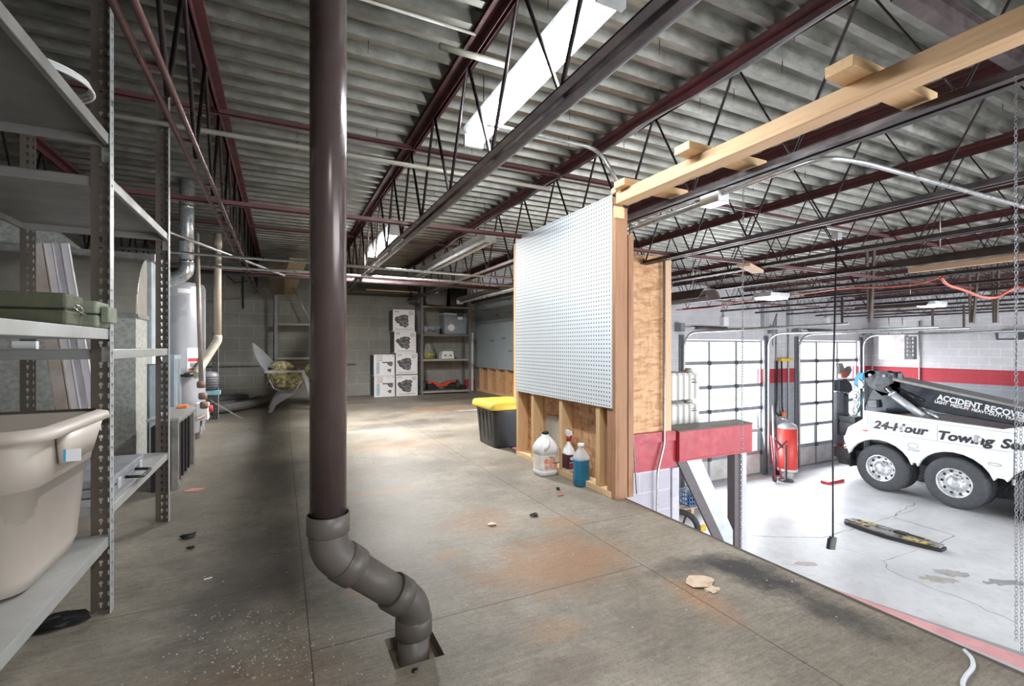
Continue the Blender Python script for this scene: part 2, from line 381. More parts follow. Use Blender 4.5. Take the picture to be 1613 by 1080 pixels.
GREYHI, RED, GREYLO = (.60,.58,.60), (.42,.035,.05), (.30,.31,.34)
bandY = block_mat('painted_block_y', 0, [(-9, GREYLO), (-.095, RED), (.285, GREYHI)])
bandX = block_mat('painted_block_x', 1, [(-9, GREYLO), (-.095, RED), (.285, GREYHI)])
rawY = block_mat('grey_block_back', 0, [(-9, (.34,.34,.31))], (1.55,1.55,1.55), .005, .2)
rawX = block_mat('grey_block_side', 1, [(-9, (.30,.30,.285))], (1.4,1.4,1.4), .005, .2)
lavY = block_mat('lavender_block', 0, [(-9, (.50,.47,.53))])
# mezzanine back wall
b = MB(); b.box((-2.4, 8.85, 0), (3.62, 9.05, 2.5)); tag(b.build('wall_back', rawY), kind='structure')
b = MB(); b.box((3.62, 8.85, -.3), (5.8, 9.05, 2.5)); tag(b.build('wall_back_upper', lavY), kind='structure')
b = MB(); b.box((-2.6, -2.0, 0), (-2.4, 9.05, 2.5)); tag(b.build('wall_left', rawX), kind='structure')
b = MB(); b.box((-2.6, -2.2, 0), (1.78, -2.0, 2.5)); tag(b.build('wall_front', rawY), kind='structure')  # unseen wall, added to keep sky light out of the loft
# garage end wall with the two door openings, DW = its face
DW = 8.25; D1 = (8.50, 11.38); D2 = (12.75, 15.72); DT = 1.05
b = MB()
b.box((5.6, DW, GF), (D1[0], DW+.2, 2.5)); b.box((D1[1], DW, GF), (D2[0], DW+.2, 2.5)); b.box((D2[1], DW, GF), (16.4, DW+.2, 2.5))
b.box((D1[0], DW, DT), (D1[1], DW+.2, 2.5)); b.box((D2[0], DW, DT), (D2[1], DW+.2, 2.5)); b.box((5.6, DW+.2, GF), (5.8, 9.05, 2.5))
tag(b.build('wall_garage_end', bandY), kind='structure')
b = MB(); b.box((16.17, -5.0, GF), (16.4, DW+.2, 2.5)); tag(b.build('wall_right', bandX), kind='structure')
# ceiling: ribbed steel deck, ribs run across
def deck_mat():
    m, nt, bs = newmat('galvanised_deck')
    g = N(nt, 'ShaderNodeNewGeometry'); P = g.outputs['Position']
    mp = N(nt, 'ShaderNodeMapping'); mp.inputs['Scale'].default_value = (1, 3, 1); L(nt, P, mp.inputs[0])
    n1 = noise(nt, mp.outputs[0], 2.0, 8, .7); n2 = noise(nt, mp.outputs[0], 14, 4, .7)
    c = ramp(nt, n1, [(.3, (.15,.148,.125)), (.5, (.27,.265,.235)), (.7, (.42,.41,.375))])
    c = mix(nt, .5, c, ramp(nt, n2, [(.35, .6), (.62, 1.0)]), 'MULTIPLY')
    L(nt, c, bs.inputs['Base Color']); bs.inputs['Metallic'].default_value = .88
    L(nt, ramp(nt, n2, [(.3, .36), (.7, .55)]), bs.inputs['Roughness']); return m
prof = []; y = -5.0; P_ = .1524; DZ = 2.335
while y < 9.1:
    for dy, z in ((0, 0), (.042, 0), (.060, .052), (.1344, .052)): prof.append((y+dy, DZ+z))
    y += P_
b = MB(); n = len(prof)
vs = [(-2.6, p[0], p[1]) for p in prof] + [(16.5, p[0], p[1]) for p in prof]
b.add(vs, [(i, i+1, n+i+1, n+i) for i in range(n-1)])
tag(b.build('ceiling', deck_mat(), recalc=False), kind='structure')
# roof slab over the deck keeps daylight out
b = MB(); b.box((-2.6, -5.0, 2.50), (16.5, 9.1, 2.6)); tag(b.build('ceiling_roof', M('roof', (.3,.3,.3))), kind='structure')

# glazed sectional garage doors
ALU = M('door_aluminium', (.30,.31,.34), .45, .3, (.22,.23,.26), 4)
GLASS, nt, bs = newmat('clear_glass')
for nd in list(nt.nodes):
    if nd.type == 'BSDF_PRINCIPLED': nt.nodes.remove(nd)
tb = N(nt, 'ShaderNodeBsdfTransparent'); gb = N(nt, 'ShaderNodeBsdfGlossy'); gb.inputs['Roughness'].default_value = .03; mx = N(nt, 'ShaderNodeMixShader'); mx.inputs[0].default_value = .06
L(nt, tb.outputs[0], mx.inputs[1]); L(nt, gb.outputs[0], mx.inputs[2]); L(nt, mx.outputs[0], nt.nodes['Material Output'].inputs[0])
PANEL = M('door_panel', (.60,.58,.56), .55, 0, (.42,.40,.38), 2.5, .05)
ZR = [GF, -1.9, -1.32, -.73, -.13, .47, DT-.02]
def garage_door(k, x0, x1):
    root = thing('door_%d' % k, None, None, (x0, DW+.10, GF), kind='structure')
    cols = [x0+(x1-x0)*i/3 for i in range(4)]
    for r in range(6):
        z0, z1 = ZR[r], ZR[r+1]; f = MB()
        f.box((x0, DW+.08, z0), (x1, DW+.13, z0+.045)); f.box((x0, DW+.08, z1-.04), (x1, DW+.13, z1-.002))
        for i, c in enumerate(cols):
            w = .035; a = c if i == 0 else c-w; a2 = c if i == 3 else c+w
            f.box((a, DW+.082, z0), (a2, DW+.128, z1-.002))
        sec = f.build('door_section', ALU, root)
        if r == 0:
            p = MB(); p.box((x0+.03, DW+.095, z0+.04), (x1-.03, DW+.115, z1-.04)); p.build('solid_panel', PANEL, sec)
        else:
            for i in range(3):
                p = MB(); p.box((cols[i]+.03, DW+.10, z0+.04), (cols[i+1]-.03, DW+.106, z1-.04)); p.build('pane', GLASS, sec)
        if r:
            h = MB()
            for c in cols: h.box((c-.05, DW+.055, z0-.05), (c+.05, DW+.08, z0+.05))
            h.build('hinge', DARKSTEEL, sec)
    return root
garage_door(1, *D1); garage_door(2, *D2)
# steel jambs and head tracks of the doors
for k, (x0, x1) in enumerate((D1, D2)):
    for sx, xx in ((-1, x0), (1, x1)):
        b = MB(); b.box((xx-.02 if sx > 0 else xx-.13, DW-.03, GF), (xx+.13 if sx > 0 else xx+.02, DW-.001, DT+.1))
        tag(b.build('trim_3', M('jamb_grey', (.16,.165,.185), .5, .3)), kind='structure')
    r = thing('door_track', ['curved steel track guiding the far-left glazed garage door', 'curved steel track guiding the right glazed garage door behind the tow truck'][k], 'door track', (x0, DW-.1, GF))
    for xx in (x0-.05, x1+.05):
        pts = bend([(xx, DW-.09, GF+.05), (xx, DW-.09, DT+.16), (xx, 4.6, DT+.2)], .4, 8)
        t = MB(); t.tube(pts, .028, 6); t.build('rail', CONDUIT, r)
        h = MB(); h.beam((xx, 4.7, DT+.2), (xx, 4.7, 1.74), .04, .01, (1,0,0)); h.build('hanger', DARKSTEEL, r)
    s = MB(); s.tube([(x0-.25, DW-.13, DT+.27), (x1+.3, DW-.13, DT+.27)], .018, 8); sh = s.build('torsion_shaft', CONDUIT, r)
    s = MB(); s.tube([(x0+.25, DW-.13, DT+.27), (x0+1.3, DW-.13, DT+.27)], .045, 10); s.build('spring', DARKSTEEL, sh)
    for xx in (x0-.2, x1+.2):
        s = MB(); s.box((xx-.06, DW-.2, DT+.17), (xx+.06, DW-.001, DT+.37)); s.build('bearing_bracket', ALU, r)

# ================================================================ ROOF JOISTS
ZB, ZT = 1.70, 2.31
joist_x = [-1.56, -.346, .845, 2.07, 3.3, 4.52, 5.74, 6.96, 8.18, 9.4, 10.62, 11.84, 13.06, 14.28, 15.5]
def make_joist(Y1, rods=False):
    r = thing('roof_joist', '', 'roof joist', (0, 0, ZB), 'open web steel joists under the roof deck')
    Y0 = -3.9
    t = MB()
    for s in (-1, 1):
        t.box((s*.008, Y0, ZT-.045), (s*.012, Y1, ZT)); t.box((s*.008, Y0, ZT), (s*.052, Y1, ZT+.004))
        t.box((s*.045, Y0, ZT+.004), (s*.052, Y1, DZ-.001))
    t.box((-.052, Y0, ZT+.004), (.052, Y1, DZ-.002))
    t.build('top_chord', REDSTEEL, r)
    t = MB()
    if rods:
        for s in (-1, 1): t.tube([(s*.024, Y0+.3, ZB+.011), (s*.024, Y1-.3, ZB+.011)], .0105, 10)
        for k in range(20): t.beam((-.024, -3+k*.585+.071, ZB+.014), (.024, -3+k*.585+.071, ZB+.014), .03, .012)
    for s in () if rods else (-1, 1):
        t.box((s*.010, Y0+.3, ZB), (s*.014, Y1-.3, ZB+.038)); t.box((s*.010, Y0+.3, ZB), (s*.044, Y1-.3, ZB+.005))
    t.build('bottom_chord', M('brown_primer_rod', (.10,.05,.05), .35, .4, (.16,.08,.08), 6) if rods else DARKSTEEL, r)
    t = MB(); pts = []; k = 0; yy = 1.656-9*.585
    while yy < Y1-.1:
        pts.append((0, yy, ZT-.012)); 
        if yy+.29 < Y1-.3: pts.append((0, yy+.29, ZB+.02))
        yy += .585
    t.tube(pts, .0095, 6, smooth=True); t.build('web', M('web_bar', (.035,.03,.034), .36, .5, (.085,.06,.064), 6), r)
    return r
names = ['first open web roof joist, above the left steel shelving', 'second open web joist, dark red, just right of the steel shelves', 'third open web joist, beside the long lit tube lamp',
 'fourth joist, with the long red top chord above the wooden rail', 'fifth open web joist from the left, first one out over the garage']
for i, x in enumerate(joist_x):
    if i == 0: jp = j = make_joist(8.84, True)
    elif i == 2: jp = j = make_joist(8.84)
    elif i == 6: jp = j = make_joist(8.24)
    else: j = copy_tree(jp)
    j.location.x = x
    j['label'] = names[i] if i < 5 else 'open web steel joist high over the garage hall, past the wooden rail'
# the long channels and bridging bars running across under the joists
def bar(name, label, cat, p, q, w, h, mat, group=None):
    b = MB(); p = Vector(p); q = Vector(q); b.beam(p, q, w, h); return tag(b.build(name, mat, origin=p), label, cat, group)
for y, z, nm in ((3.3, 2.262, 'upper'), (3.3, 1.722, 'lower'), (6.3, 2.262, 'upper'), (6.3, 1.722, 'lower'), (.55, 2.262, 'upper')):
    where = {3.3: 'crossing the middle of the room', 6.3: 'crossing near the back wall', .55: 'crossing overhead nearest the viewer'}[y]
    b = MB(); b.box((-2.4, y, z), (16.1, y+.028, z+.004)); b.box((-2.4, y, z), (16.1, y+.004, z+.028))
    tag(b.build('bridging_bar', M('bridging_red', (.15,.045,.05), .5, .1, (.10,.05,.05), 4), origin=(-2.4, y, z)), '%s red steel bridging angle %s' % (nm, where), 'bridging bar', 'bridging angles across the joists')
b = MB(); b.box((2.12, .975, 2.21), (16, .985, 2.30)); b.box((2.12, .955, 2.295), (16, 1.005, 2.304)); b.box((2.12, .955, 2.205), (16, 1.005, 2.213))
tag(b.build('roof_beam', M('beam_brown', (.05,.035,.035), .5, .2, (.12,.09,.09), 7), origin=(2.12, .99, 2.165)), 'dark brown steel beam at the top right, crossing above the joists', 'beam')
# ================================================================ STUD WALLS WITH PEGBOARD
STUD = wood_mat('fir_stud', (.50,.30,.14), (.62,.41,.22), 2)
STUDR = wood_mat('reddish_stud', (.25,.115,.055), (.38,.20,.11), 2)
PLATE = wood_mat('fir_plate', (.66,.42,.22), (.78,.55,.32), 1)
BLOCKX = wood_mat('fir_block', (.66,.40,.20), (.78,.52,.28), 0)
OSB = osb_mat()
PEG = holes_mat('pegboard', (.68,.73,.77), (.62,.67,.71), (1, 2), .0254, .0050, rough=.55)
PEGF = holes_mat('pegboard_far', (.40,.45,.48), (.34,.40,.42), (1, 2), .0254, .0042, rough=.5)
WX = 1.70
w = thing('stud_wall', 'near open stud wall carrying the large white pegboard, at the floor edge', 'stud wall', (WX, 2.9, 0))
y0, y1 = 2.19, 3.41
b = MB(); b.box((WX, y0, 0), (WX+.089, y1, .038)); b.build('sole_plate', PLATE, w, bevel=.002)
for y in (y0, y0+.11, 2.72, 3.12, y1-.04):
    mt = STUDR if y in (y0,) else STUD
    b = MB(); b.box((WX+.001, y, .038), (WX+.088, y+.038, 1.695)); b.build('stud', mt, w, origin=(WX, y, 0), bevel=.002)
b = MB(); b.box((WX+.0895, y0, -.02), (WX+.101, y1, 1.60)); b.build('osb_sheathing', OSB, w)
b = MB(); b.box((WX+.001, y0-.0385, 0), (WX+.088, y0-.0005, 1.665)); b.build('end_post', STUDR, w, bevel=.002)
b = MB(); b.box((WX+.102, y0-.03, 0), (WX+.14, y0+.008, 1.52)); b.build('cover_board', STUDR, w, bevel=.002)
b = MB(); b.box((WX+.001, y0-.0385, 1.745), (WX+.088, y0+.0, 1.775)); b.box((WX-.012, y0-.045, 1.60), (WX+.06, y0-.0395, 1.665)); b.build('post_cap', PLATE, w, bevel=.001)
b = MB(); b.box((WX+.001, y0+.001, 1.696), (WX+.088, y1, 1.734)); b.build('top_plate', PLATE, w)
pg = MB(); pg.box((WX-.008, 2.175, .518), (WX-.0005, 3.40, 1.736))
tag(pg.build('pegboard', PEG, origin=(WX-.004, 2.79, .518), bevel=0), 'large white perforated pegboard on the near stud wall', 'pegboard')
b = MB(); b.box((WX-.0105, 2.172, .514), (WX-.0085, 2.182, 1.74)); 
# scrap of board leaning inside the wall
b = MB(); b.prism([(WX+.086, 2.76, .04), (WX+.086, 3.12, .04), (WX+.086, 3.06, .36), (WX+.086, 2.80, .38)], (-.006, 0, 0))
tag(b.build('board_scrap', M('grey_board', (.48,.44,.38), .7), origin=(WX+.08, 2.9, .04)), 'pale board scrap standing between the studs behind the vinegar jug', 'board')
# long 2x4 rail running on toward the viewer, with cross blocks on top
b = MB(); b.box((WX+.004, -1.2, 1.68), (WX+.089, 2.15, 1.745))
rail = tag(b.build('wooden_rail', wood_mat('rail_wood', (.56,.33,.16), (.70,.46,.26), 1), origin=(WX, 0, 1.68), bevel=.003), 'long bright timber rail running overhead at the right, from the pegboard wall post', 'timber rail')
for i, (yy, xa, xb, lab) in enumerate(((2.07, 1.66, 2.16, 'short cross block of timber beside the top of the pegboard wall post'), (1.58, 1.62, 2.14, 'middle one of three cross blocks lying on the long timber rail'), (.90, 1.60, 2.12, 'nearest, thickest looking cross block lying on the long timber rail'))):
    b = MB(); b.box((xa, yy-.044, 1.7455), (xb, yy+.044, 1.7835)); tag(b.build('cross_block', BLOCKX, origin=(xa, yy, 1.7455), bevel=.003), lab, 'timber block', 'cross blocks on the timber rail')
for i, (x, y) in enumerate(((1.68, 1.18), (1.68, .86))):
    pass
# far stud wall and its pegboards
FX = 3.50
w = thing('stud_wall', 'far open stud wall lined with grey pegboards, running to the back wall', 'stud wall', (FX, 6.3, 0))
b = MB(); b.box((FX, 3.81, 0), (FX+.089, 8.845, .038)); b.build('sole_plate', PLATE, w)
for k in range(13):
    y = 3.82+k*.4; b = MB(); b.box((FX+.001, y, .038), (FX+.088, y+.038, 1.80)); b.build('stud', STUD, w, origin=(FX, y, 0))
b = MB(); b.box((FX+.0895, 3.82, 0), (FX+.101, 8.845, 1.84)); b.build('osb_sheathing', OSB, w)
b = MB(); b.box((FX, 3.81, 1.801), (FX+.089, 8.845, 1.84)); b.build('top_plate', PLATE, w)
for i, (a, c, lab) in enumerate(((7.74, 8.84, 'far grey pegboard next to the back wall and steel shelves'), (6.62, 7.73, 'grey pegboard partly hidden by the large white pegboard'))):
    b = MB(); b.box((FX-.007, a, .47), (FX-.0005, c, 1.80)); tag(b.build('pegboard', PEGF, origin=(FX-.004, a, .47)), lab, 'pegboard', 'far grey pegboards')
b = MB(); b.box((FX-.035, 6.7, 1.31), (FX-.0075, 8.7, 1.345)); tag(b.build('wall_rail', M('rail_grey', (.22,.24,.25)), origin=(FX-.02, 7.7, 1.31)), 'thin horizontal dark rail across the far grey pegboards', 'rail')
hk = 0
for (yy, zz, ln, c) in ((8.3, 1.62, .25, 0), (7.6, 1.70, .2, 0), (7.2, 1.66, .3, 1), (7.7, 1.42, .28, 0), (7.2, 1.45, .3, 0), (7.9, .98, .3, 0), (7.4, 1.02, .3, 0), (7.15, .80, .3, 0)):
    b = MB(); b.tube(bend([(FX-.005, yy, zz), (FX-.10, yy-.02, zz+.006), (FX-.14, yy-ln*.6, zz-.012), (FX-.13, yy-ln*.7, zz+.015)], .03, 3), .0035, 5)
    tag(b.build('peg_hook', DARKSTEEL, origin=(FX-.005, yy, zz)), 'thin wire hook sticking out of the far grey pegboard', 'hook', 'wire hooks on the far pegboards')
b = MB(); b.box((FX-.012, 8.55, 1.56), (FX-.0078, 8.62, 1.62)); tag(b.build('sticker', M('blue_sticker', (.05,.42,.75), .4), origin=(FX-.01, 8.58, 1.56)), 'small blue sticker on the far grey pegboard', 'sticker')
# step wall facing the viewer across the opening: osb above, red band, lavender block below
SY = 3.72
tag(MB().box((1.87, SY, 0), (3.62, SY+.012, 1.80)).build('wall_step', OSB), kind='structure')
tag(MB().box((1.88, SY+.013, 0), (3.60, SY+.10, 1.795)).build('wall_step_framing', STUD), kind='structure')
tag(MB().box((3.56, SY-.03, .0), (3.64, SY-.0005, 1.79)).build('trim_4', wood_mat('corner_wood', (.60,.35,.19), (.70,.46,.29), 2)), kind='structure')
REDP = M('red_gloss_paint', (.42,.035,.05), .42, 0, (.34,.03,.045), 6, .05)
b = MB(); b.box((1.80, SY-.035, -.105), (3.70, SY+.012, -.002)); b.box((1.80, SY-.012, -.39), (3.72, SY+.012, -.106)); tag(b.build('trim_5', REDP), kind='structure')
tag(MB().box((1.80, SY, GF), (3.66, SY+.2, -.391)).build('wall_step_lower', lavY), kind='structure')
b = MB(); b.box((3.665, SY-.02, GF), (3.76, SY+.14, -.395)); tag(b.build('trim_6', M('lavender_steel', (.52,.50,.56), .5)), kind='structure')
# conduit down the step wall
b = MB(); x = 3.53
pts = bend([(x, SY-.045, 1.81), (x, SY-.045, -.12), (x-.10, SY-.055, -.40), (x-.10, SY-.03, -1.4), (x-.10, SY-.03, -1.9)], .05, 4)
b.tube(pts, .0125, 8); 
tag(b.build('conduit', CONDUIT, origin=(x, SY-.045, -1.9)), 'vertical metal conduit running down over the orange chipboard wall and red band', 'conduit')
# red boxed beam with its platform, brace and post
r = thing('boxed_beam', 'red painted boxed timber beam ledge with a dark top, carried by a post', 'beam ledge', (4.27, 3.8, -.31))
b = MB(); b.box((3.72, 3.655, -.31), (4.84, 3.70, -.012)); b.build('front_board', REDP, r, bevel=.003)
b = MB(); b.box((3.72, 3.701, -.31), (3.745, 3.94, -.012)); b.box((4.815, 3.701, -.31), (4.84, 3.94, -.012)); b.build('end_board', REDP, r)
b = MB(); b.prism([(3.70, 3.655, -.011), (4.845, 3.652, -.011), (4.93, 3.93, -.011), (3.645, 3.945, -.011)], (0, 0, .013)); b.build('top_board', FM, r)
b = MB(); b.prism([(3.72, 3.66, -.33), (4.84, 3.66, -.33), (4.84, 3.94, -.33), (3.72, 3.94, -.33)], (0, 0, .018)); b.build('bottom_board', REDP, r)
POSTG = M('grey_post', (.50,.49,.53), .5, .1, (.42,.41,.45), 5); POSTD = M('dark_brown_face', (.085,.07,.075), .5, 0, (.11,.09,.095), 8)  # left plates of post and brace are coloured darker than the right ones
p = thing('steel_post', 'vertical two-tone steel post holding up the right end of the red ledge', 'post', (4.72, 3.75, GF))
b = MB(); b.box((4.63, 3.72, GF), (4.71, 3.82, -.335)); b.build('web_plate', POSTD, p); b = MB(); b.box((4.711, 3.70, GF), (4.80, 3.84, -.335)); b.build('flange', POSTG, p)
p = thing('diagonal_brace', 'slanting two-tone steel brace under the red ledge', 'brace', (4.2, 3.75, -1.6))
b = MB(); b.prism([(3.73, 3.69, -.335), (3.86, 3.69, -.335), (4.62, 3.69, -1.62), (4.62, 3.69, -1.83)], (0, .03, 0)); b.build('dark_leg', POSTD, p)
b = MB(); b.prism([(3.875, 3.735, -.335), (4.11, 3.735, -.335), (4.62, 3.735, -1.22), (4.62, 3.735, -1.61)], (0, .02, 0)); b.build('bright_leg', M('pale_face', (.60,.63,.66), .35, .5, (.45,.48,.52), 3), p)
# white ribbed bins standing on the ledge platform
tag(MB().box((3.601, 3.95, -.035), (3.602, 3.96, 0)).build('trim_7', FM), kind='structure')
WP = M('translucent_white_plastic', (.78,.78,.74), .35, 0, (.68,.69,.66), 2)
def tank(z0, h, lab):
    r = thing('plastic_tank', lab, 'tank', (4.0, 4.2, z0), 'stacked white ribbed tanks')
    b = MB(); x0, x1, ya, yb = 3.68, 4.32, 3.96, 4.5; n = 44; P = []
    # front wall with vertical ribs
    for i in range(n+1):
        x = x0+(x1-x0)*i/n; P.append((x, ya+.012*(1 if math.sin(i/n*math.pi*14) > 0 else -1)))
    P += [(x1, yb), (x0, yb)]
    rings = [[Vector((x, y, z0)) for x, y in P], [Vector((x, y, z0+h*.30)) for x, y in P], [Vector((x, y, z0+h*.9)) for x, y in P], [Vector((4.0+(x-4.0)*.93, 4.23+(y-4.23)*.93, z0+h)) for x, y in P]]
    b.loft(rings, smooth=False); b.build('tank_body', WP, r)
    b = MB(); b.lathe([(.05, 0), (.05, .03), (.035, .032), (.035, .05)], (4.27, 4.06, z0+h), 14); b.build('cap', M('tank_cap', (.55,.52,.45)), r)
    b = MB(); b.box((4.20, 3.942, z0+h*.62), (4.28, 3.945, z0+h*.66)); b.box((4.20, 3.942, z0+h*.74), (4.26, 3.945, z0+h*.77)); b.build('label', DARKSTEEL, r)
    return r
tank(.001, .22, 'lower of two white ribbed plastic tanks behind the red ledge'); tank(.273, .30, 'upper white ribbed plastic tank stacked behind the red ledge')
# painted sloping skirt below the open edge of the floor, near the viewer
for nm, q, mt in (('trim_8', (0.0, .25), M('skirt_lavender', (.55,.52,.56))), ('trim_9', (.25, .80), M('skirt_pink', (.72,.36,.38))), ('trim_10', (.80, 1.0), M('skirt_grey', (.33,.35,.36)))):
    def sk(y, t):  # width of the skirt grows toward the viewer
        return (1.788+t*.25*(1.16-y), y, -.012-t*.004)
    ya = 1.158; yb = -.6
    b = MB(); b.add([sk(ya, q[0]), sk(ya, q[1]), sk(yb, q[1]), sk(yb, q[0])], [(0,1,2,3)]); b.add([tuple(Vector(sk(a_, t_))-Vector((0,0,.02))) for a_, t_ in ((ya, q[0]), (ya, q[1]), (yb, q[1]), (yb, q[0]))], [(0,1,2,3)])
    tag(b.build(nm, mt), kind='structure')

# ================================================================ THINGS IN THE ROOM: shelving
GF_ = GF
POSTM = holes_mat('slotted_post_face', (.115,.09,.072), (.16,.14,.12), (0, 2), .0345, .0058, see=True, kind='key', cols=(.026, .046), rough=.5, metal=.3)
POSTY = holes_mat('slotted_post_side', (.50,.52,.53), (.38,.39,.40), (1, 2), .0345, .0055, see=True, kind='key', cols=(.018,), rough=.4, metal=.3)
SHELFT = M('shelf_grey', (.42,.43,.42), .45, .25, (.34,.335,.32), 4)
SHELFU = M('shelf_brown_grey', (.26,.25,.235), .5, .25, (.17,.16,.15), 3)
def angle_post(parent, x, y, z0, z1, sx, sy, w=.058, d=.036, name='post'):
    """slotted angle: one wide flange facing the viewer, one along the aisle; the corner sits at x,y"""
    b = MB(); b.box((x-sx*.0005, y-.001, z0), (x-sx*w, y+.001, z1)); p = b.build(name, POSTM, parent, origin=(min(x, x-sx*w), y, z0))
    b = MB(); b.box((x, y-.001, z0), (x+sx*.002, y+sy*d, z1)); b.build('flange', POSTY, p, origin=(x, min(y, y+sy*d), z0)); return p
def steel_shelf(parent, x0, x1, y0, y1, z, lip=.033, name='shelf'):
    b = MB(); b.box((x0, y0, z-.002), (x1, y1, z)); b.box((x0, y0, z-lip), (x0+.002, y1, z-.002)); b.box((x1-.002, y0, z-lip), (x1, y1, z-.002))
    b.box((x0+.002, y0, z-lip), (x1-.002, y0+.002, z-.002)); b.box((x0+.002, y1-.002, z-lip), (x1-.002, y1, z-.002))
    b.box((x0+.002, y0+.002, z-lip), (x0+.016, y1-.002, z-lip+.002)); b.box((x1-.016, y0+.002, z-lip), (x1-.002, y1-.002, z-lip+.002))
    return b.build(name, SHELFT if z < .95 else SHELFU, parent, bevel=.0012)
sh = thing('steel_shelving', 'tall near slotted steel shelving at the left, with a beige tub on it', 'shelving', (-.78, 2.0, 0))
XF, XB = -.504, -1.06
for y in (1.10, 2.0, 2.89):
    angle_post(sh, XF, y, 0, 2.3 if y < 2.5 else 2.12, 1, -1)
    b = MB(); b.box((XB, y-.001, 0), (XB+.055, y+.001, 2.3 if y < 2.5 else 2.12)); b.build('rear_post', POSTM, sh, origin=(XB, y, 0))
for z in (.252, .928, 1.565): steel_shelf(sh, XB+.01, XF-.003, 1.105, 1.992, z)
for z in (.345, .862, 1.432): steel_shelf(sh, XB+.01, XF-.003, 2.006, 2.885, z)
for (y, z) in ((2.0, 1.50), (2.0, .84), (2.89, 1.37), (2.89, .81)):
    b = MB(); b.box((XF-.03, y-.006, z-.02), (XF-.003, y-.0015, z+.03)); b.build('shelf_clip', SHELFT, sh, bevel=.002)

# big beige tub
TUB = M('beige_plastic', (.46,.405,.355), .5, 0, (.43,.38,.33), 3)
t = thing('storage_tub', 'large open beige plastic storage tub on the lowest near shelf', 'storage tub', (-.86, 1.76, .254))
b = MB(); xa, xb, ya, yb = -1.0, -.560, 1.54, 1.93
rr = []
for (z, g, rad) in ((.256, -.035, .05), (.262, -.012, .06), (.30, 0, .06), (.52, .016, .06), (.525, .026, .06), (.66, .038, .06)):
    rr.append(rrect(xa-g, ya-g, xb+g, yb+g, rad, z, 6))
inner = [rrect(xa-g+.006, ya-g+.006, xb+g-.006, yb+g-.006, max(rad-.006, .01), z+.003, 6) for (z, g, rad) in ((.66, .038, .06), (.30, 0, .06), (.262, -.02, .05))]
b.loft(rr+inner, cap=True); b.build('tub_body', TUB, t)
b = MB(); o1 = rrect(xa-.062, ya-.062, xb+.062, yb+.062, .07, .664, 8); o2 = rrect(xa-.066, ya-.066, xb+.066, yb+.066, .072, .645, 8); o3 = rrect(xa-.036, ya-.036, xb+.036, yb+.036, .055, .672, 8); o0 = rrect(xa-.0385, ya-.0385, xb+.0385, yb+.0385, .057, .647, 8)
b.loft([o0, o2, o1, o3], cap=False); b.build('rim', TUB, t)
for sx in (-1, 1):
    b = MB(); xx = xb+.036 if sx > 0 else xa-.036
    b.loft([rrect(min(xx, xx+sx*.03), 1.60, max(xx, xx+sx*.03), 1.87, .012, .646, 3), rrect(min(xx, xx+sx*.014), 1.63, max(xx, xx+sx*.014), 1.84, .006, .56, 3)]); b.build('handle', TUB, t)
b = MB(); b.box((-.60, ya-.019, .545), (-.555, ya-.0185, .582)); 
b = MB(); q = onY(117, 717, ya-.03); b.box((q.x-.016, ya-.029, q.z-.014), (q.x+.012, ya-.027, q.z+.016)); lb = b.build('label', WHITE, t)
b = MB(); b.box((q.x-.021, ya-.0295, q.z-.014), (q.x-.016, ya-.027, q.z+.016)); b.build('label_stripe', M('label_blue', (.05,.42,.68)), lb)

# green hard cases
GREEN = M('olive_plastic', (.085,.088,.05), .7, 0, (.065,.07,.042), 30, .1); GREENL = M('dusty_green_plastic', (.235,.265,.205), .7, 0, (.15,.165,.12), 12)
def case(name, label, x0, x1, y0, y1, z0, z1, mat, gl=None):
    r = thing(name, label, 'tool case', ((x0+x1)/2, (y0+y1)/2, z0), gl); zm = (z0+z1)/2
    for (a, c, nm) in ((z0, zm-.0015, 'case_bottom'), (zm+.0015, z1, 'case_lid')):
        b = MB(); b.box((x0, y0, a), (x1, y1, c)); b.build(nm, mat, r, bevel=.007)
    b = MB(); b.box((x0+.004, y0+.004, zm-.0014), (x1-.004, y1-.004, zm+.0014)); b.build('seam', BLACKP, r)
    return r
c = case('tool_case', 'olive green hard case lying on the near middle shelf', -1.0, -.53, 1.70, 1.83, .929, 1.018, GREEN, 'green cases on the near shelf')
for z in (.965,):
    b = MB(); b.tube([(-.529, 1.765, .992), (-.522, 1.78, .985), (-.52, 1.79, .972), (-.527, 1.80, .962)], .0025, 5); b.tube([(-.529, 1.75, .982), (-.52, 1.765, .97), (-.515, 1.80, .962)], .0022, 5); b.build('wire_latch', CHROME, c)
c = case('tool_case', 'paler dusty green case with a grip, behind the olive green one', -1.0, -.505, 1.85, 1.985, .929, 1.01, GREENL, 'green cases on the near shelf')
b = MB(); b.box((-.504, 1.875, .945), (-.483, 1.96, .995)); b.build('grip', GREENL, c, bevel=.004)
# grey case on the low far shelf
c = thing('tool_case', 'grey plastic tool case with black handle on the low shelf', 'tool case', (-.74, 2.3, .347))
b = MB(); b.box((-.98, 2.10, .347), (-.53, 2.52, .378)); b.build('case_bottom', M('case_grey', (.27,.28,.30), .45), c, bevel=.006)
b = MB(); b.box((-.98, 2.10, .380), (-.53, 2.52, .412)); b.build('case_lid', M('case_grey', (.27,.28,.30), .45), c, bevel=.006)
b = MB(); b.tube(bend([(-.53, 2.25, .378), (-.478, 2.25, .374), (-.478, 2.38, .374), (-.53, 2.38, .378)], .012, 4), .006, 8); b.build('handle', BLACKP, c)
for y in (2.16, 2.45):
    b = MB(); b.box((-.5305, y-.018, .362), (-.524, y+.018, .398)); b.build('latch', M('case_latch', (.45,.46,.48)), c, bevel=.002)
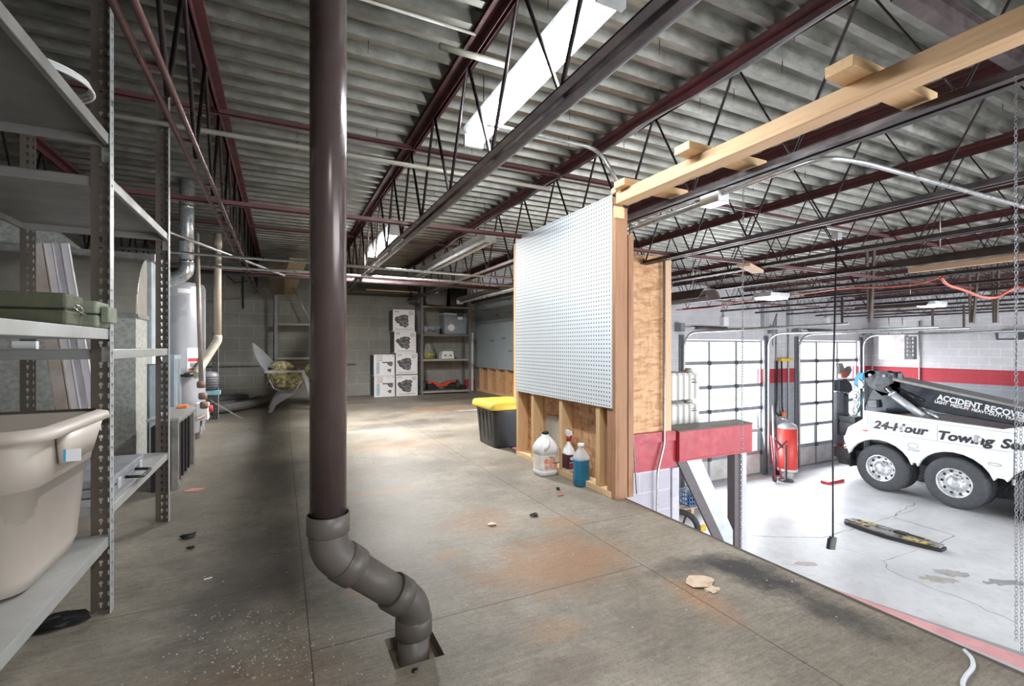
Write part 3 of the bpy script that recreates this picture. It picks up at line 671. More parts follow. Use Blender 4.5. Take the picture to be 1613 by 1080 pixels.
# coil of wire on the top shelf
b = MB(); 
for k in range(3): b.tube(arc((-.60, 1.70, 1.585+k*.008), .125-.004*k, 0, 2*math.pi, 40, (1,0,0), (0,1,0)), .004, 6)
tag(b.build('wire_coil', M('white_cable', (.72,.72,.70)), origin=(-.6, 1.7, 1.568)), 'coil of pale cable poking over the edge of the top near shelf', 'cable coil')
# little brackets lying between the shelves
b = MB(); q = onY(40, 541, 2.06); b.box((q.x-.03, 2.05, .8625), (q.x+.03, 2.07, .888)); tag(b.build('bracket', WHITE, origin=(q.x, 2.06, .8625), bevel=.002), 'small white metal bracket on the middle far shelf', 'bracket')

# metal door channels leaning behind the shelving
CH = M('pale_channel', (.66,.63,.65), .4, .15, (.54,.51,.53), 3); CHB = M('stained_channel', (.34,.27,.22), .6, .1, (.50,.46,.43), 5)
for i, (px, wd, mt, lab) in enumerate(((56, .060, CHB, 'brown stained metal channel leaning, leftmost of the leaning four'), (73, .044, CH, 'second pale metal channel from the left, leaning by the plenum'), (87, .040, M('shaded_channel', (.46,.44,.47), .4, .15), 'third pale metal channel from the left, leaning by the plenum'), (99, .038, CH, 'rightmost pale metal channel leaning behind the steel shelving'))):
    top = onY(px, 383, 3.30+.012*i); bx_ = (132, 147, 158, 168)[i]; bot = Vector((onY(bx_, 790, 3.22).x, 3.16+.03*i, .0))
    d = (bot-top).normalized(); s = Vector((1,0,0))-d*d.x; s.normalize(); nrm = d.cross(s)
    b = MB(); b.beam(top, bot, wd*.80, .004, nrm); b.beam(top+s*wd/2-nrm*.012, bot+s*wd/2-nrm*.012, .004, .022, nrm); b.beam(top-s*wd/2-nrm*.012, bot-s*wd/2-nrm*.012, .004, .022, nrm)
    tag(b.build('metal_channel', mt, origin=bot), lab, 'metal channel', 'metal channels leaning behind the shelving')

# ================================================================ mechanical corner
GALV = M('spangled_galvanised', (.36,.37,.34), .5, .3, (.52,.53,.50), 38, .1, lo=.4, hi=.6); GALVD = M('brown_galvanised', (.28,.26,.22), .5, .35, (.40,.38,.33), 3, .05)
r = thing('furnace_plenum', 'dull galvanised sheet metal return duct with a rounded shoulder', 'duct', (-1.4, 4.15, 0))
b = MB(); b.box((-1.95, 4.0, 0), (-.885, 4.29, 1.08)); b.build('duct_box', GALV, r, bevel=.003)
b = MB(); b.prism([(-1.95, 4.0, 1.085)]+[(-1.95, 4.29-.29*math.cos(a), 1.085+.42*math.sin(a)) for a in [R(k*9) for k in range(0, 11)]]+[(-1.95, 4.29, 1.085)], (1.065, 0, 0)); b.build('duct_elbow', GALVD, r, bevel=.002)
b = MB(); b.box((-1.96, 3.992, 1.065), (-.872, 4.3, 1.095)); b.build('duct_flange', CONDUIT, r)
b = MB(); b.tube([(-.884, 4.28-.27*math.cos(R(k*10)), 1.1+.40*math.sin(R(k*10))) for k in range(0, 9)], .004, 5); b.build('duct_seam', CONDUIT, r)
r = thing('furnace', 'pale blue-grey furnace cabinet beside the galvanised duct', 'furnace', (-1.3, 4.7, 0))
BLU = M('furnace_blue_grey', (.33,.39,.44), .4, .1, (.27,.33,.38), 3)
b = MB(); b.box((-1.9, 4.32, .82), (-.86, 4.66, 1.50)); b.build('upper_cabinet', M('furnace_pale', (.46,.52,.56), .4, .1), r, bevel=.006)
b = MB(); b.box((-1.9, 4.32, 0), (-.875, 4.64, .74)); b.build('lower_cabinet', M('furnace_slate', (.16,.19,.22), .45), r, bevel=.006)
b = MB(); b.box((-1.9, 4.315, .742), (-.857, 4.66, .818)); b.build('data_plate_band', WHITE, r, bevel=.003)
b = MB(); b.box((-2.0, 4.315, 1.502), (-.84, 4.72, 1.56)); b.build('top_cap', CONDUIT, r, bevel=.004)
b = MB(); b.prism([(-1.7, 4.4, 1.561), (-1.3, 4.4, 1.561), (-2.1, 4.4, 2.28), (-2.39, 4.4, 2.28)], (0, .25, 0)); b.build('supply_duct', GALV, r)
# low return box in front of heater
r = thing('return_air_box', 'low blue-grey metal box in front of the water heater', 'metal box', (-.95, 4.85, 0))
b = MB(); b.box((-1.15, 4.72, 0), (-.79, 5.0, .80)); b.build('box_body', BLU, r, bevel=.004)
b = MB(); b.box((-.7895, 4.735, .03), (-.786, 4.985, .77)); b.build('door', M('box_door', (.26,.31,.35), .4, .1), r, bevel=.002)
b = MB(); b.tube([(-.785, 4.95, .62), (-.75, 4.95, .62)], .012, 8); b.tube([(-.76, 4.95, .62), (-.70, 4.97, .63)], .02, 8); b.build('latch', BLACKP, r)
# water heater
HX, HY_ = -.88, 5.38
r = thing('water_heater', 'tall grey cylindrical water heater with white warning labels', 'water heater', (HX, HY_, 0))
HG = M('heater_grey', (.36,.37,.40), .3, .1, (.36,.37,.40), 1)
b = MB(); b.lathe([(.215, .06), (.225, .08), (.225, 1.42), (.21, 1.46), (.12, 1.475)], (HX, HY_, 0), 40); b.build('tank', HG, r)
b = MB(); b.lathe([(.18, 0), (.18, .06)], (HX, HY_, 0), 30); b.build('base_ring', M('heater_base', (.30,.31,.33)), r)
def on_cyl(a0, a1, z0, z1, rad, n=8):
    b = MB(); vs = []
    for k in range(n+1):
        a = a0+(a1-a0)*k/n; vs += [(HX+rad*math.cos(a), HY_+rad*math.sin(a), z0), (HX+rad*math.cos(a), HY_+rad*math.sin(a), z1)]
    vi = [(HX+(rad-.0015)*((v[0]-HX)/rad), HY_+(rad-.0015)*((v[1]-HY_)/rad), v[2]) for v in vs]
    b.add(vs, [(2*k, 2*k+2, 2*k+3, 2*k+1) for k in range(n)]); return b
lb = on_cyl(R(-62), R(-30), .62, .86, .2265).build('warning_label', WHITE, r)
on_cyl(R(-60), R(-33), .735, .765, .2275).build('red_band', M('label_red', (.7,.04,.05)), lb); on_cyl(R(-60), R(-33), .66, .672, .2275).build('orange_band', M('label_orange', (.85,.25,.04)), lb)
on_cyl(R(-56), R(-38), .685, .725, .2275).build('label_picture', M('label_print', (.3,.3,.32)), lb)
on_cyl(R(-80), R(-40), 1.36, 1.40, .2265).build('top_label', WHITE, r)
on_cyl(R(-35), R(-24), 1.30, 1.34, .2265).build('badge', M('label_red', (.7,.04,.05)), r)
b = MB(); b.box((-.70, 5.10, .20), (-.60, 5.20, .36)); b.build('gas_valve', WHITE, r, bevel=.01)
b = MB(); b.lathe([(.03, 0), (.03, .03)], (-.60, 5.15, .30), 12, 'x'); b.build('control_knob', M('knob_red', (.6,.05,.05)), r)
b = MB(); b.tube(bend([(-.66, 5.15, .19), (-.66, 5.10, .12), (-.64, 5.0, .10), (-.72, 4.99, .02)], .03, 4), .008, 6); b.tube(bend([(-.62, 5.1, .25), (-.66, 4.9, .24), (-.74, 4.78, .26)], .05, 5), .014, 8); b.build('gas_pipe', M('old_pipe', (.32,.26,.22), .6, .3), r)
# shiny flue
SHINY = M('shiny_flue', (.74,.76,.79), .28, .65, (.55,.57,.6), 10)
r = thing('flue_pipe', 'shiny metal flue pipe rising from the water heater to the ceiling', 'flue', (-.98, 5.05, 1.47))
P0 = onY(294, 400, 5.0); X = P0.x
b = MB(); b.tube([(X, 5.0, 1.62), (X, 5.0, 2.33)], .056, 20); b.build('vertical_section', SHINY, r)
b = MB(); b.tube(bend([(X, 5.0, 1.62), (X, 5.0, 1.52), (X-.22, 5.05, 1.40), (X-.55, 5.1, 1.36)], .09, 8), .057, 20); b.build('elbow', SHINY, r)
for z in (1.62, 1.80, 2.1):
    b = MB(); b.lathe([(.0575, -.012), (.060, -.004), (.060, .004), (.0575, .012)], (X, 5.0, z), 20); b.build('clamp', CHROME, r)
# second cylinder heater behind
r = thing('expansion_tank', 'pale cylinder standing behind the grey water heater', 'tank', (-.95, 6.25, 0))
b = MB(); b.lathe([(.19, 0), (.2, .05), (.2, 1.15), (.15, 1.25), (.05, 1.29)], (-.98, 6.25, 0), 28); b.build('tank_body', M('pale_blue_tank', (.55,.62,.64), .3), r)
# brown vertical pipe and fittings
OLDP = M('old_brown_pipe', (.30,.25,.21), .45, .35, (.42,.38,.34), 8)
a = onY(312, 380, 4.9); c_ = onY(317, 575, 4.9)
r = thing('gas_line', 'thin brown vertical gas pipe in front of the water heater', 'pipe', (c_.x, 4.9, .1))
b = MB(); b.tube([(a.x-.01, 4.9, 1.86), (c_.x, 4.9, .56)], .018, 10); b.build('pipe', OLDP, r)
for z in (.54, .44, .36):
    b = MB(); b.lathe([(.02, -.03), (.032, -.025), (.034, 0), (.032, .025), (.02, .03)], (c_.x+.012*(.54-z)*10, 4.9, z), 12); b.build('fitting', M('rusty_fitting', (.25,.16,.12), .7, .3), r)
# cream pvc pipe with elbow
PVC = M('grimy_cream_pvc', (.48,.42,.34), .4, 0, (.38,.32,.25), 4)
a = onY(343, 376, 5.3); bq = onY(343, 536, 5.3); c_ = onY(320, 572, 5.25)
r = thing('vent_pipe', 'grimy cream plastic pipe dropping from the ceiling to an elbow', 'pipe', (bq.x, 5.3, bq.z))
b = MB(); b.tube([(a.x, 5.3, a.z+.05), (bq.x, 5.3, bq.z+.03)], .032, 14); b.build('straight_pipe', PVC, r)
b = MB(); b.tube(bend([(bq.x, 5.3, bq.z+.05), bq, c_, (c_.x-.04, 5.08, c_.z-.1)], .07, 6), .0375, 14); b.build('elbow', M('cream_pvc', (.62,.57,.47), .4), r)
b = MB(); b.lathe([(.037, 0), (.037, .07)], (a.x, 5.3, a.z-.08), 14); b.build('coupling', PVC, r)
# blower motor on a bracket
q = onY(333, 600, 5.8)
r = thing('draft_blower', 'grey finned blower motor beside the water heater', 'blower motor', (q.x, 5.8, q.z-.12))
b = MB(); b.lathe([(.03, -.09), (.085, -.07), (.09, .05), (.07, .09), (.03, .1)], (q.x-.02, 5.8, q.z), 18, 'z', sy=.8); b.build('motor_body', M('motor_grey', (.19,.20,.22), .45, .2), r)
for k in range(5):
    b = MB(); b.lathe([(.092, 0), (.095, .004), (.092, .008)], (q.x-.02, 5.8, q.z-.06+k*.025), 18, sy=.8); b.build('fin', DARKSTEEL, r)
b = MB(); b.lathe([(.06, -.01), (.065, .02), (.03, .03)], (q.x-.10, 5.7, q.z+.17), 16, 'y'); b.build('dial_cover', WHITE, r)
b = MB(); b.box((q.x-.14, 5.74, q.z-.14), (q.x+.08, 5.86, q.z-.10)); b.beam((q.x-.10, 5.76, q.z-.12), (-.80, 5.585, q.z-.12), .03, .03); b.build('bracket', M('bracket_blue', (.20,.42,.50)), r)
# black grille frame on the floor
r = thing('louvre_frame', 'black metal louvre grille standing on the floor behind the shelving post', 'grille', (-.62, 3.78, 0))
bx = MB(); y0, y1, z1 = 3.48, 4.10, .42
bx.box((-.60, y0, 0), (-.565, y0+.04, z1)); bx.box((-.60, y1-.05, 0), (-.565, y1, z1)); bx.box((-.60, y0+.04, 0), (-.565, y1-.05, .03)); bx.box((-.60, y0+.04, z1-.02), (-.565, y1-.05, z1)); bx.build('frame', M('weathered_dark_frame', (.13,.12,.11), .6, 0, (.24,.23,.21), 12), r)
for k in range(4):
    b = MB(); yy = y0+.12+k*.115; b.box((-.598, yy, .031), (-.575, yy+.035, z1-.021)); b.build('louvre', BLACKP, r)
b = MB(); b.box((-.70, y0, 0), (-.602, y1, z1-.03)); b.build('housing', BLACKP, r)
b = MB(); b.box((-.72, y0-.01, z1+.001), (-.56, y1+.02, z1+.016)); b.build('top_sheet', M('dusty_sheet', (.36,.37,.35), .5, .3), r)
b = MB(); b.prism([(-.66, 4.00, z1+.017), (-.60, 4.02, z1+.017), (-.60, 4.09, z1+.017), (-.66, 4.07, z1+.017)], (0, 0, .02)); tag(b.build('orange_wedge', ORANGE, origin=(-.63, 4.04, z1+.017), bevel=.003), 'small orange plastic piece lying on the black grille', 'wedge')
# black slotted post further back
r = thing('slotted_post', 'black perforated steel upright standing right of the water heater', 'steel upright', (-.71, 6.68, 0))
BPOST = holes_mat('black_slotted', (.03,.03,.032), (.05,.05,.05), (0, 2), .05, .006, see=True, kind='key', cols=(.03,), rough=.5)
b = MB(); b.box((-.745, 6.68, 0), (-.685, 6.683, 1.05)); b.build('front_flange', BPOST, r, origin=(-.745, 6.68, 0)); b = MB(); b.box((-.686, 6.684, 0), (-.683, 6.72, 1.05)); b.build('side_flange', M('pale_edge', (.5,.52,.52)), r)
b = MB(); b.beam((-.75, 6.60, .23), (-.42, 6.52, .01), .02, .012); tag(b.build('metal_strut', CONDUIT, origin=(-.42, 6.52, 0)), 'thin bright metal strut leaning to the floor at the black upright', 'strut')
# ================================================================ DRAIN PIPE
DRAIN = M('dark_drain_plastic', (.075,.052,.050), .24, .25, (.12,.09,.085), 5, .03, (1,1,.35), lo=.35, hi=.75)
DRAING = M('dusty_drain_fitting', (.075,.066,.058), .45, 0, (.115,.10,.09), 6, .04)
r = thing('drain_pipe', 'dark brown plastic drain pipe from ceiling, offset by two elbows into the floor', 'drain pipe', (.345, 1.358, 0))
A = Vector((.108, 1.295, 0)); B = Vector((.345, 1.358, 0)); rad = .0445
zt, zb = .345, .125
u1 = Vector((A.x, A.y, zt)); u2 = Vector((B.x, B.y, zb)); dv = (u2-u1).normalized()
b = MB(); b.tube([(A.x, A.y, .40), (A.x, A.y, 2.34)], rad, 40); b.build('upper_pipe', DRAIN, r)
b = MB(); b.tube([u1+dv*.03, u2-dv*.03], rad, 36); b.build('diagonal_pipe', DRAING, r)
b = MB(); b.tube([(B.x, B.y, -.2), (B.x, B.y, .08)], rad, 36); b.build('lower_pipe', DRAING, r)
for nm, c0, din, dout, l0, l1 in (('elbow', u1, Vector((0,0,1)), dv, .10, .095), ('elbow', u2, -dv, Vector((0,0,-1)), .095, .085)):
    mid = bend([c0+din*l0, c0, c0+dout*l1], .09, 10)
    b = MB(); b.tube(mid, rad+.004, 36); e = b.build(nm, DRAING, r)
    for dd, ll in ((din, l0), (dout, l1)):
        s = MB(); s.tube([c0+dd*(ll-.052), c0+dd*(ll-.048), c0+dd*(ll-.002), c0+dd*ll], [rad+.0042, rad+.008, rad+.008, rad+.0055], 36); s.build('socket', DRAING, e)

# ================================================================ LAMPS
TUBE = emit('lit_tube', (.90, .96, 1.0), 34)
TUBE2 = emit('lit_tube_far', (.90, .96, 1.0), 24)
DIM = M('unlit_tube', (.75,.77,.77), .3)
FIXW = M('fixture_enamel', (.70,.72,.74), .35)
def strip_lamp(label, x, y0, y1, z, mat, n=2, r_=.016, dx=.055, body=FIXW):
    r = thing('tube_lamp', label, 'ceiling lamp', (x, (y0+y1)/2, z), 'fluorescent tube lamps of the loft')
    b = MB(); b.prism([(x-.035, y0, z+.03), (x-.065, y0, z+.075), (x+.065, y0, z+.075), (x+.035, y0, z+.03)], (0, y1-y0, 0)); b.build('fixture_body', body, r)
    for k in range(n):
        xx = x+(k-(n-1)/2)*dx
        b = MB(); b.tube([(xx, y0+.03, z), (xx, y1-.03, z)], r_, 12); b.build('tube', mat, r)
    for yy in (y0, y1):
        b = MB(); b.box((x-.055, yy-.012, z-.025), (x+.055, yy+.012, z+.04)); b.build('lamp_holder', FIXW, r)
    for yy in (y0+.15, y1-.15):
        b = MB(); b.tube([(x, yy, z+.075), (x, yy, DZ)], .003, 5); b.build('suspension_rod', DARKSTEEL, r)
    return r
strip_lamp('near brightly lit tube lamp hanging beside the joist at top centre', .985, 1.27, 2.52, 2.03, TUBE, 2, .018, .06)
strip_lamp('far lit tube lamp glowing beside the drain pipe near the back', .985, 4.6, 5.85, 1.97, TUBE2)
strip_lamp('unlit pair of long pale tubes slanting above the back shelves', 1.86, 4.3, 7.9, 1.93, DIM, 2, .02, .09, CONDUIT)
strip_lamp('unlit long strip lamp nearest the white pegboard, pointing at the back shelves', 2.72, 4.6, 7.6, 1.62, DIM, 1, .02, .07, DARKSTEEL)
HIB = emit('lit_bay_lamp', (.93, .97, 1.0), 30)
for px, py, lab in ((1215, 469, 'bright flat lamp under the joists above the left garage door'), (1467, 481, 'bright flat lamp under the joists above the tow truck')):
    q = onZ(px, py, 1.62)
    r = thing('hall_lamp', lab, 'ceiling lamp', (q.x, q.y, 1.62), 'lit hall lamps over the garage')
    b = MB(); b.box((q.x-.22, q.y-.15, 1.622), (q.x+.22, q.y+.15, 1.69)); b.build('housing', FIXW, r, bevel=.01)
    b = MB(); b.box((q.x-.20, q.y-.13, 1.600), (q.x+.20, q.y+.13, 1.62)); b.build('diffuser', HIB, r)

# ================================================================ CONDUITS
def conduit(label, pts, r_=.0125, mat=None, rb=.12, cat='conduit', name='conduit', grp=None, clips=0):
    pts = [Vector(p) for p in pts]; b = MB(); b.tube(bend(pts, rb, 6), r_, 8)
    o = tag(b.build(name, mat or CONDUIT, origin=pts[0]), label, cat, grp)
    return o
CREAM = M('cream_conduit', (.46,.44,.37), .5, .1, (.36,.34,.29), 7)
conduit('cream conduit running across the room below the joists, behind the drain pipe', [(-1.7, 2.80, 1.95), (1.35, 2.80, 1.95), (1.65, 2.80, 1.95)], .0135, CREAM)
conduit('thin cream conduit with clips fixed to the ribbed ceiling at upper left', [(-.33, 2.02, 2.30), (.80, 2.02, 2.30)], .007, CREAM)
conduit('pale conduit bending down onto the corner of the white pegboard wall', [(.95, 2.25, 2.02), (1.66, 2.25, 2.02), (1.76, 2.18, 1.79)], .012, rb=.1)
conduit('dark electric pipe crossing low near the back of the loft', [(-1.2, 5.9, 1.66), (3.2, 5.9, 1.66)], .022, DARKSTEEL)
conduit('pale pipe crossing just below the joists near the back of the loft', [(-1.2, 5.2, 1.62), (.9, 5.2, 1.62), (3.2, 5.2, 1.62)], .014, CONDUIT)
conduit('thin pale pipe crossing in front of the far tube lamp', [(-1.2, 4.4, 1.60), (1.5, 4.4, 1.58), (2.6, 4.4, 1.58)], .011, CONDUIT)
conduit('long slanting white pipe at the upper left, toward the back wall', [(-1.0, 4.2, 1.80), (.1, 6.0, 1.66)], .012, CONDUIT)
conduit('pipe running along the joist beside the near tube lamp', [(.905, -.8, 1.72), (.905, 5.5, 1.72)], .015, M('dark_conduit', (.17,.17,.175), .45, .4, (.26,.26,.27), 9))
conduit('small cable stub beside the joist near the lit tube lamp', [(.60, 1.93, 2.14), (.93, 1.93, 2.14)], .014, CREAM)
# wiring bundled on the top chord of the fourth joist
b = MB()
for k in range(3):
    pts = []
    for i in range(60):
        y = -.5+i*.15; pts.append((2.03-.012*k+.006*math.sin(i*1.3+k), y, 2.262-.013*k-.022*abs(math.sin(y*2.7+.2*k))))
    b.tube(pts, .0048, 5)
tag(b.build('cable_bundle', M('cable_greywhite', (.42,.42,.43), .5, 0, (.08,.08,.085), 6, stretch=(1,.4,1)), origin=(2.03, 0, 2.26)), 'bundle of white and black cables drooping along the long red joist', 'cable bundle')
# nails poking through the deck
scr0 = None; rnd = random.Random(21)
for k in range(60):
    x = rnd.uniform(-.2, 4.5); y = round(rnd.uniform(.7, 4.5)/.1524)*.1524-5.0%.1524+.02; h = rnd.uniform(.03, .07)
    b = MB(); b.tube([(x, y, DZ-.001), (x+rnd.uniform(-.004, .004), y, DZ-h)], .0022, 5)
    tag(b.build('deck_screw', DARKSTEEL, origin=(x, y, DZ-h)), 'thin screw tip poking down through the ribbed ceiling', 'screw', 'screw tips poking through the ceiling')
# white junction box with conduits on the hall side of the rail
jb = Vector((2.07, 1.79, 1.655))
r = thing('junction_box', 'white junction box hanging under the joists right of the pegboard wall', 'junction box', (jb.x, jb.y, jb.z-.03))
b = MB(); b.box((jb.x-.04, jb.y-.06, jb.z-.025), (jb.x+.04, jb.y+.06, jb.z+.025)); b.build('box_body', WHITE, r, bevel=.003)
b = MB(); b.box((jb.x-.043, jb.y-.063, jb.z-.031), (jb.x+.043, jb.y+.063, jb.z-.026)); b.build('cover', FIXW, r, bevel=.001)
conduit('bright conduit from the junction box along the joist, bending toward the right edge', [(2.06, 1.73, 1.665), (2.06, 1.22, 1.672), (2.25, 1.18, 1.672), (4.4, 1.14, 1.672)], .011, rb=.09)
conduit('bright conduit curving from the pegboard wall post up to the junction box', [(1.86, 2.30, 1.52), (1.90, 2.38, 1.60), (2.07, 2.42, 1.66), (2.07, 1.85, 1.66)], .011, rb=.08)
conduit('second thin conduit under the one reaching the junction box', [(1.87, 2.42, 1.50), (2.045, 2.46, 1.63), (2.045, 1.85, 1.635)], .009, rb=.08)
tag(MB().tube([onY(992, 352, 2.30), onY(992, 600, 2.21), (1.845, 2.14, 0.02)], .004, 5).build('wall_cable', CONDUIT, origin=(1.845, 2.14, 0)), 'thin pale cable stapled down the side of the wall post', 'cable')

# hanging chains and pull ropes
CHM = M('zinc_chain', (.50,.51,.53), .3, .8, (.32,.33,.35), 30)
def chain(label, p, q, link=.030, wr=.0026, name='chain', grp=None, mat=None):
    p, q = Vector(p), Vector(q); d = q-p; n = int(d.length/(link*.78)); d.normalize(); o = d.orthogonal().normalized(); o2 = d.cross(o); b = MB()
    for i in range(n):
        c = p+(q-p)*((i+.5)/n); s = o if i % 2 else o2
        pts = [c+d*math.cos(a)*link*.5+s*math.sin(a)*link*.27 for a in [2*math.pi*k/8 for k in range(8)]]
        b.tube(pts, wr, 4, closed=True)
    return tag(b.build(name, mat or CHM, origin=q), label, 'chain', grp)
q = onY(1171, 292, 2.9); chain('long thin chain hanging straight down in front of the red ledge', q, (q.x-.03, q.y, q.z-3.35), .030, .0026)
c0 = onY(1172, 292, 2.9)
for px0, px1, lab in ((1602, 1606, 'right-hand strand of the hanging chain pair at the right edge'),):
    pass
a = onY(1601, 96, .62); bq = onY(1601, 1079, .62)
chain('near hanging steel chain at the far right edge, left strand', onY(1600, 120, .62), onY(1601, 1010, .62), .014, .0009)
chain('near hanging steel chain at the far right edge, right strand', onY(1608, 640, .62), onY(1610, 1060, .62), .014, .0009)
t = onY(1318, 372, 2.55); bt = onY(1312, 845, 2.55)
r = thing('pull_switch_rope', 'black pull rope with a green-black handle hanging from a small box, over the garage', 'pull rope', bt)
b = MB(); b.tube([t, onY(1312, 620, 2.55), bt], .0075, 8); b.build('rope', BLACKP, r)
b = MB(); b.box(t+Vector((-.03,-.03,-.03)), t+Vector((.03,.03,.03))); b.build('ceiling_box', FIXW, r, bevel=.003)
b = MB(); b.box(bt+Vector((-.045,-.016,-.11)), bt+Vector((.025,.016,.0)), Matrix.Rotation(R(14), 3, 'Y')); b.build('handle', M('olive_rubber', (.06,.07,.045), .6), r, bevel=.004)
b = MB(); b.box(bt+Vector((-.065,-.015,-.10)), bt+Vector((-.045,.015,-.005)), Matrix.Rotation(R(14), 3, 'Y')); b.build('grip', BLACKP, r)
t = onY(1604, 400, 1.25); bt = onY(1597, 755, 1.25)
r = thing('light_pull', 'thin dark pull cord with small square tag at the right edge', 'pull cord', bt)
b = MB(); b.tube([onY(1601, 40, 1.25), t, bt], .0022, 6); b.build('cord', M('navy_cord', (.03,.035,.09)), r)
b = MB(); b.box(bt+Vector((-.016,-.005,-.035)), bt+Vector((.012,.005,0)), Matrix.Rotation(R(10), 3, 'Y')); b.build('tag_weight', M('dusty_tag', (.35,.33,.30), .5), r, bevel=.002)
# white cable over the floor edge
pts = [onZ(1519, 1024, .004), onZ(1531, 1036, .004), onZ(1534, 1050, .008), onZ(1520, 1066, .008), onZ(1515, 1078, .008), onZ(1527, 1100, .008)]
tag(MB().tube(bend(pts, .03, 5), .0055, 8).build('white_cable', M('cable_white', (.62,.68,.74), .4), origin=pts[2]), 'white cable curling over the open floor edge at the lower right', 'cable')

# ================================================================ THINGS ON THE FLOOR
# vinegar jug
q = onZ(859, 746, 0)
r = thing('vinegar_jug', 'white plastic gallon jug with fruit label and black cap, beside the stud wall', 'jug', (q.x, q.y, 0))
JW = M('jug_white', (.80,.80,.80), .35, 0, (.76,.76,.76), 4)
def rr_ring(cx, cy, hx, hy, rad, z, n=5): return rrect(cx-hx, cy-hy, cx+hx, cy+hy, min(rad, hx*.98, hy*.98), z, n)
b = MB(); rg = []
for z, h in ((0, .062), (.006, .070), (.03, .074), (.035, .071), (.15, .071), (.158, .076), (.185, .076), (.21, .066), (.235, .048), (.255, .028), (.262, .022), (.272, .022)): rg.append(rr_ring(q.x, q.y, h, h, h*.6, z))
b.loft(rg); b.build('jug_body', JW, r)
b = MB(); b.lathe([(.022, .2725), (.024, .275), (.024, .289), (.021, .292)], (q.x, q.y, 0), 16); b.build('cap', BLACKP, r)
b = MB(); b.tube(bend([(q.x-.045, q.y-.065, .175), (q.x-.02, q.y-.075, .21), (q.x-.005, q.y-.05, .235), (q.x, q.y-.02, .258)], .02, 4), .012, 8); b.build('handle', JW, r)
lb = MB()
def ring_wall(cx, cy, hx, hy, rad, z0, z1):
    b = MB(); a = rr_ring(cx, cy, hx, hy, rad, z0); c = rr_ring(cx, cy, hx, hy, rad, z1); b.loft([a, c], cap=False); return b
lab = ring_wall(q.x, q.y, .0722, .0722, .043, .045, .142).build('label', M('jug_label', (.86,.80,.74), .5), r)
def disc(c, nrm, rr, th=.0008, n=18, sy=1.0):
    nrm = Vector(nrm).normalized(); u = Vector((0,0,1)).cross(nrm).normalized(); v = nrm.cross(u)
    b = MB(); b.prism([Vector(c)+(u*math.cos(2*math.pi*k/n)+v*math.sin(2*math.pi*k/n)*sy)*rr for k in range(n)], nrm*th); return b
APPLE = M('label_apple_red', (.78,.20,.15), .5, 0, (.85,.42,.32), 20)
yF = q.y-.0724
fdir = Vector((0,-1,0))
for dx, z, s in ((-.034, .105, .017), (.018, .113, .018), (-.006, .098, .016), (-.032, .062, .014), (.028, .065, .017), (.0, .068, .013)):
    disc((q.x+dx, yF-.0003*(1+s*30), z), fdir, s).build('apple_print', APPLE, lab)
disc((q.x+.002, yF-.001, .128), fdir, .014, sy=.5).build('leaf_print', M('leaf_green', (.2,.55,.3)), lab)
FD = {}
def text(body, p, size, mat, parent, xdir=(1,0,0), updir=(0,0,1), shear=0, offset=0, extrude=.0005, fit=None, align='LEFT', name='lettering'):
    c = bpy.data.curves.new(name, 'FONT'); c.body = body; c.size = size; c.shear = shear; c.offset = offset; c.extrude = extrude; c.align_x = align; c.materials.append(mat); c.resolution_u = 3
    o = bpy.data.objects.new(name, c); COL.objects.link(o); bpy.context.view_layer.update()
    me = bpy.data.meshes.new_from_object(o.evaluated_get(bpy.context.evaluated_depsgraph_get())); me.materials.clear(); me.materials.append(mat)
    bpy.data.objects.remove(o); o = bpy.data.objects.new(name, me); COL.objects.link(o)
    x = Vector(xdir).normalized(); z = x.cross(Vector(updir)).normalized(); y = z.cross(x)
    m = Matrix((x, y, z)).transposed().to_4x4()
    s = 1.0
    if fit:
        bpy.context.view_layer.update(); w_ = o.dimensions.x; s = fit/w_ if w_ else 1
    o.matrix_world = Matrix.Translation(Vector(p)-wloc(parent)) @ m @ Matrix.Diagonal((s, 1, 1, 1))
    mw = o.matrix_world.copy(); o.parent = parent; o.matrix_local = mw
    return o
INK = M('black_ink', (.03,.03,.035), .5)
text('Vinegar', (q.x+.012, yF-.0012, .083), .018, INK, lab, shear=.3)
# spray bottle
q = onZ(893, 737, .038); q = Vector((q.x-.0, q.y+.0, .0385))
q = onX(896, 745, 1.738); q.z = .0385
r = thing('spray_bottle', 'white trigger spray bottle with dark label, between the jug and blue bottle', 'spray bottle', (q.x, q.y, q.z))
b = MB(); rg = []
for z, hx, hy in ((0, .030, .040), (.006, .034, .044), (.12, .034, .044), (.15, .028, .034), (.175, .015, .016), (.19, .013, .013), (.2, .013, .013)): rg.append(rr_ring(q.x, q.y, hx, hy, .02, q.z+z))
b.loft(rg); b.build('bottle_body', WHITE, r)
b = MB(); b.lathe([(.016, .2), (.016, .222), (.012, .226)], q, 14); b.build('collar', M('spray_red', (.45,.03,.03), .4), r)
b = MB(); b.prism([q+Vector((-.008, -.035, .243)), q+Vector((-.008, -.03, .268)), q+Vector((-.008, .03, .272)), q+Vector((-.008, .042, .25)), q+Vector((-.008, .012, .227)), q+Vector((-.008, -.012, .227))], (.016, 0, 0)); b.build('spray_head', WHITE, r, bevel=.003)
b = MB(); b.prism([q+Vector((-.004, -.02, .242)), q+Vector((-.004, -.032, .24)), q+Vector((-.004, -.028, .205)), q+Vector((-.004, -.018, .2))], (.008, 0, 0)); b.build('trigger', M('spray_red', (.45,.03,.03), .4), r)
lb = ring_wall(q.x, q.y, .0347, .0447, .0205, q.z+.02, q.z+.115).build('label', M('label_dark', (.03,.02,.03), .4, 0, (.10,.02,.03), 20), r)
b = MB(); b.box((q.x-.025, q.y-.0457, q.z+.025), (q.x+.026, q.y-.045, q.z+.055)); b.build('label_picture', M('label_maroon', (.35,.06,.06)), lb)
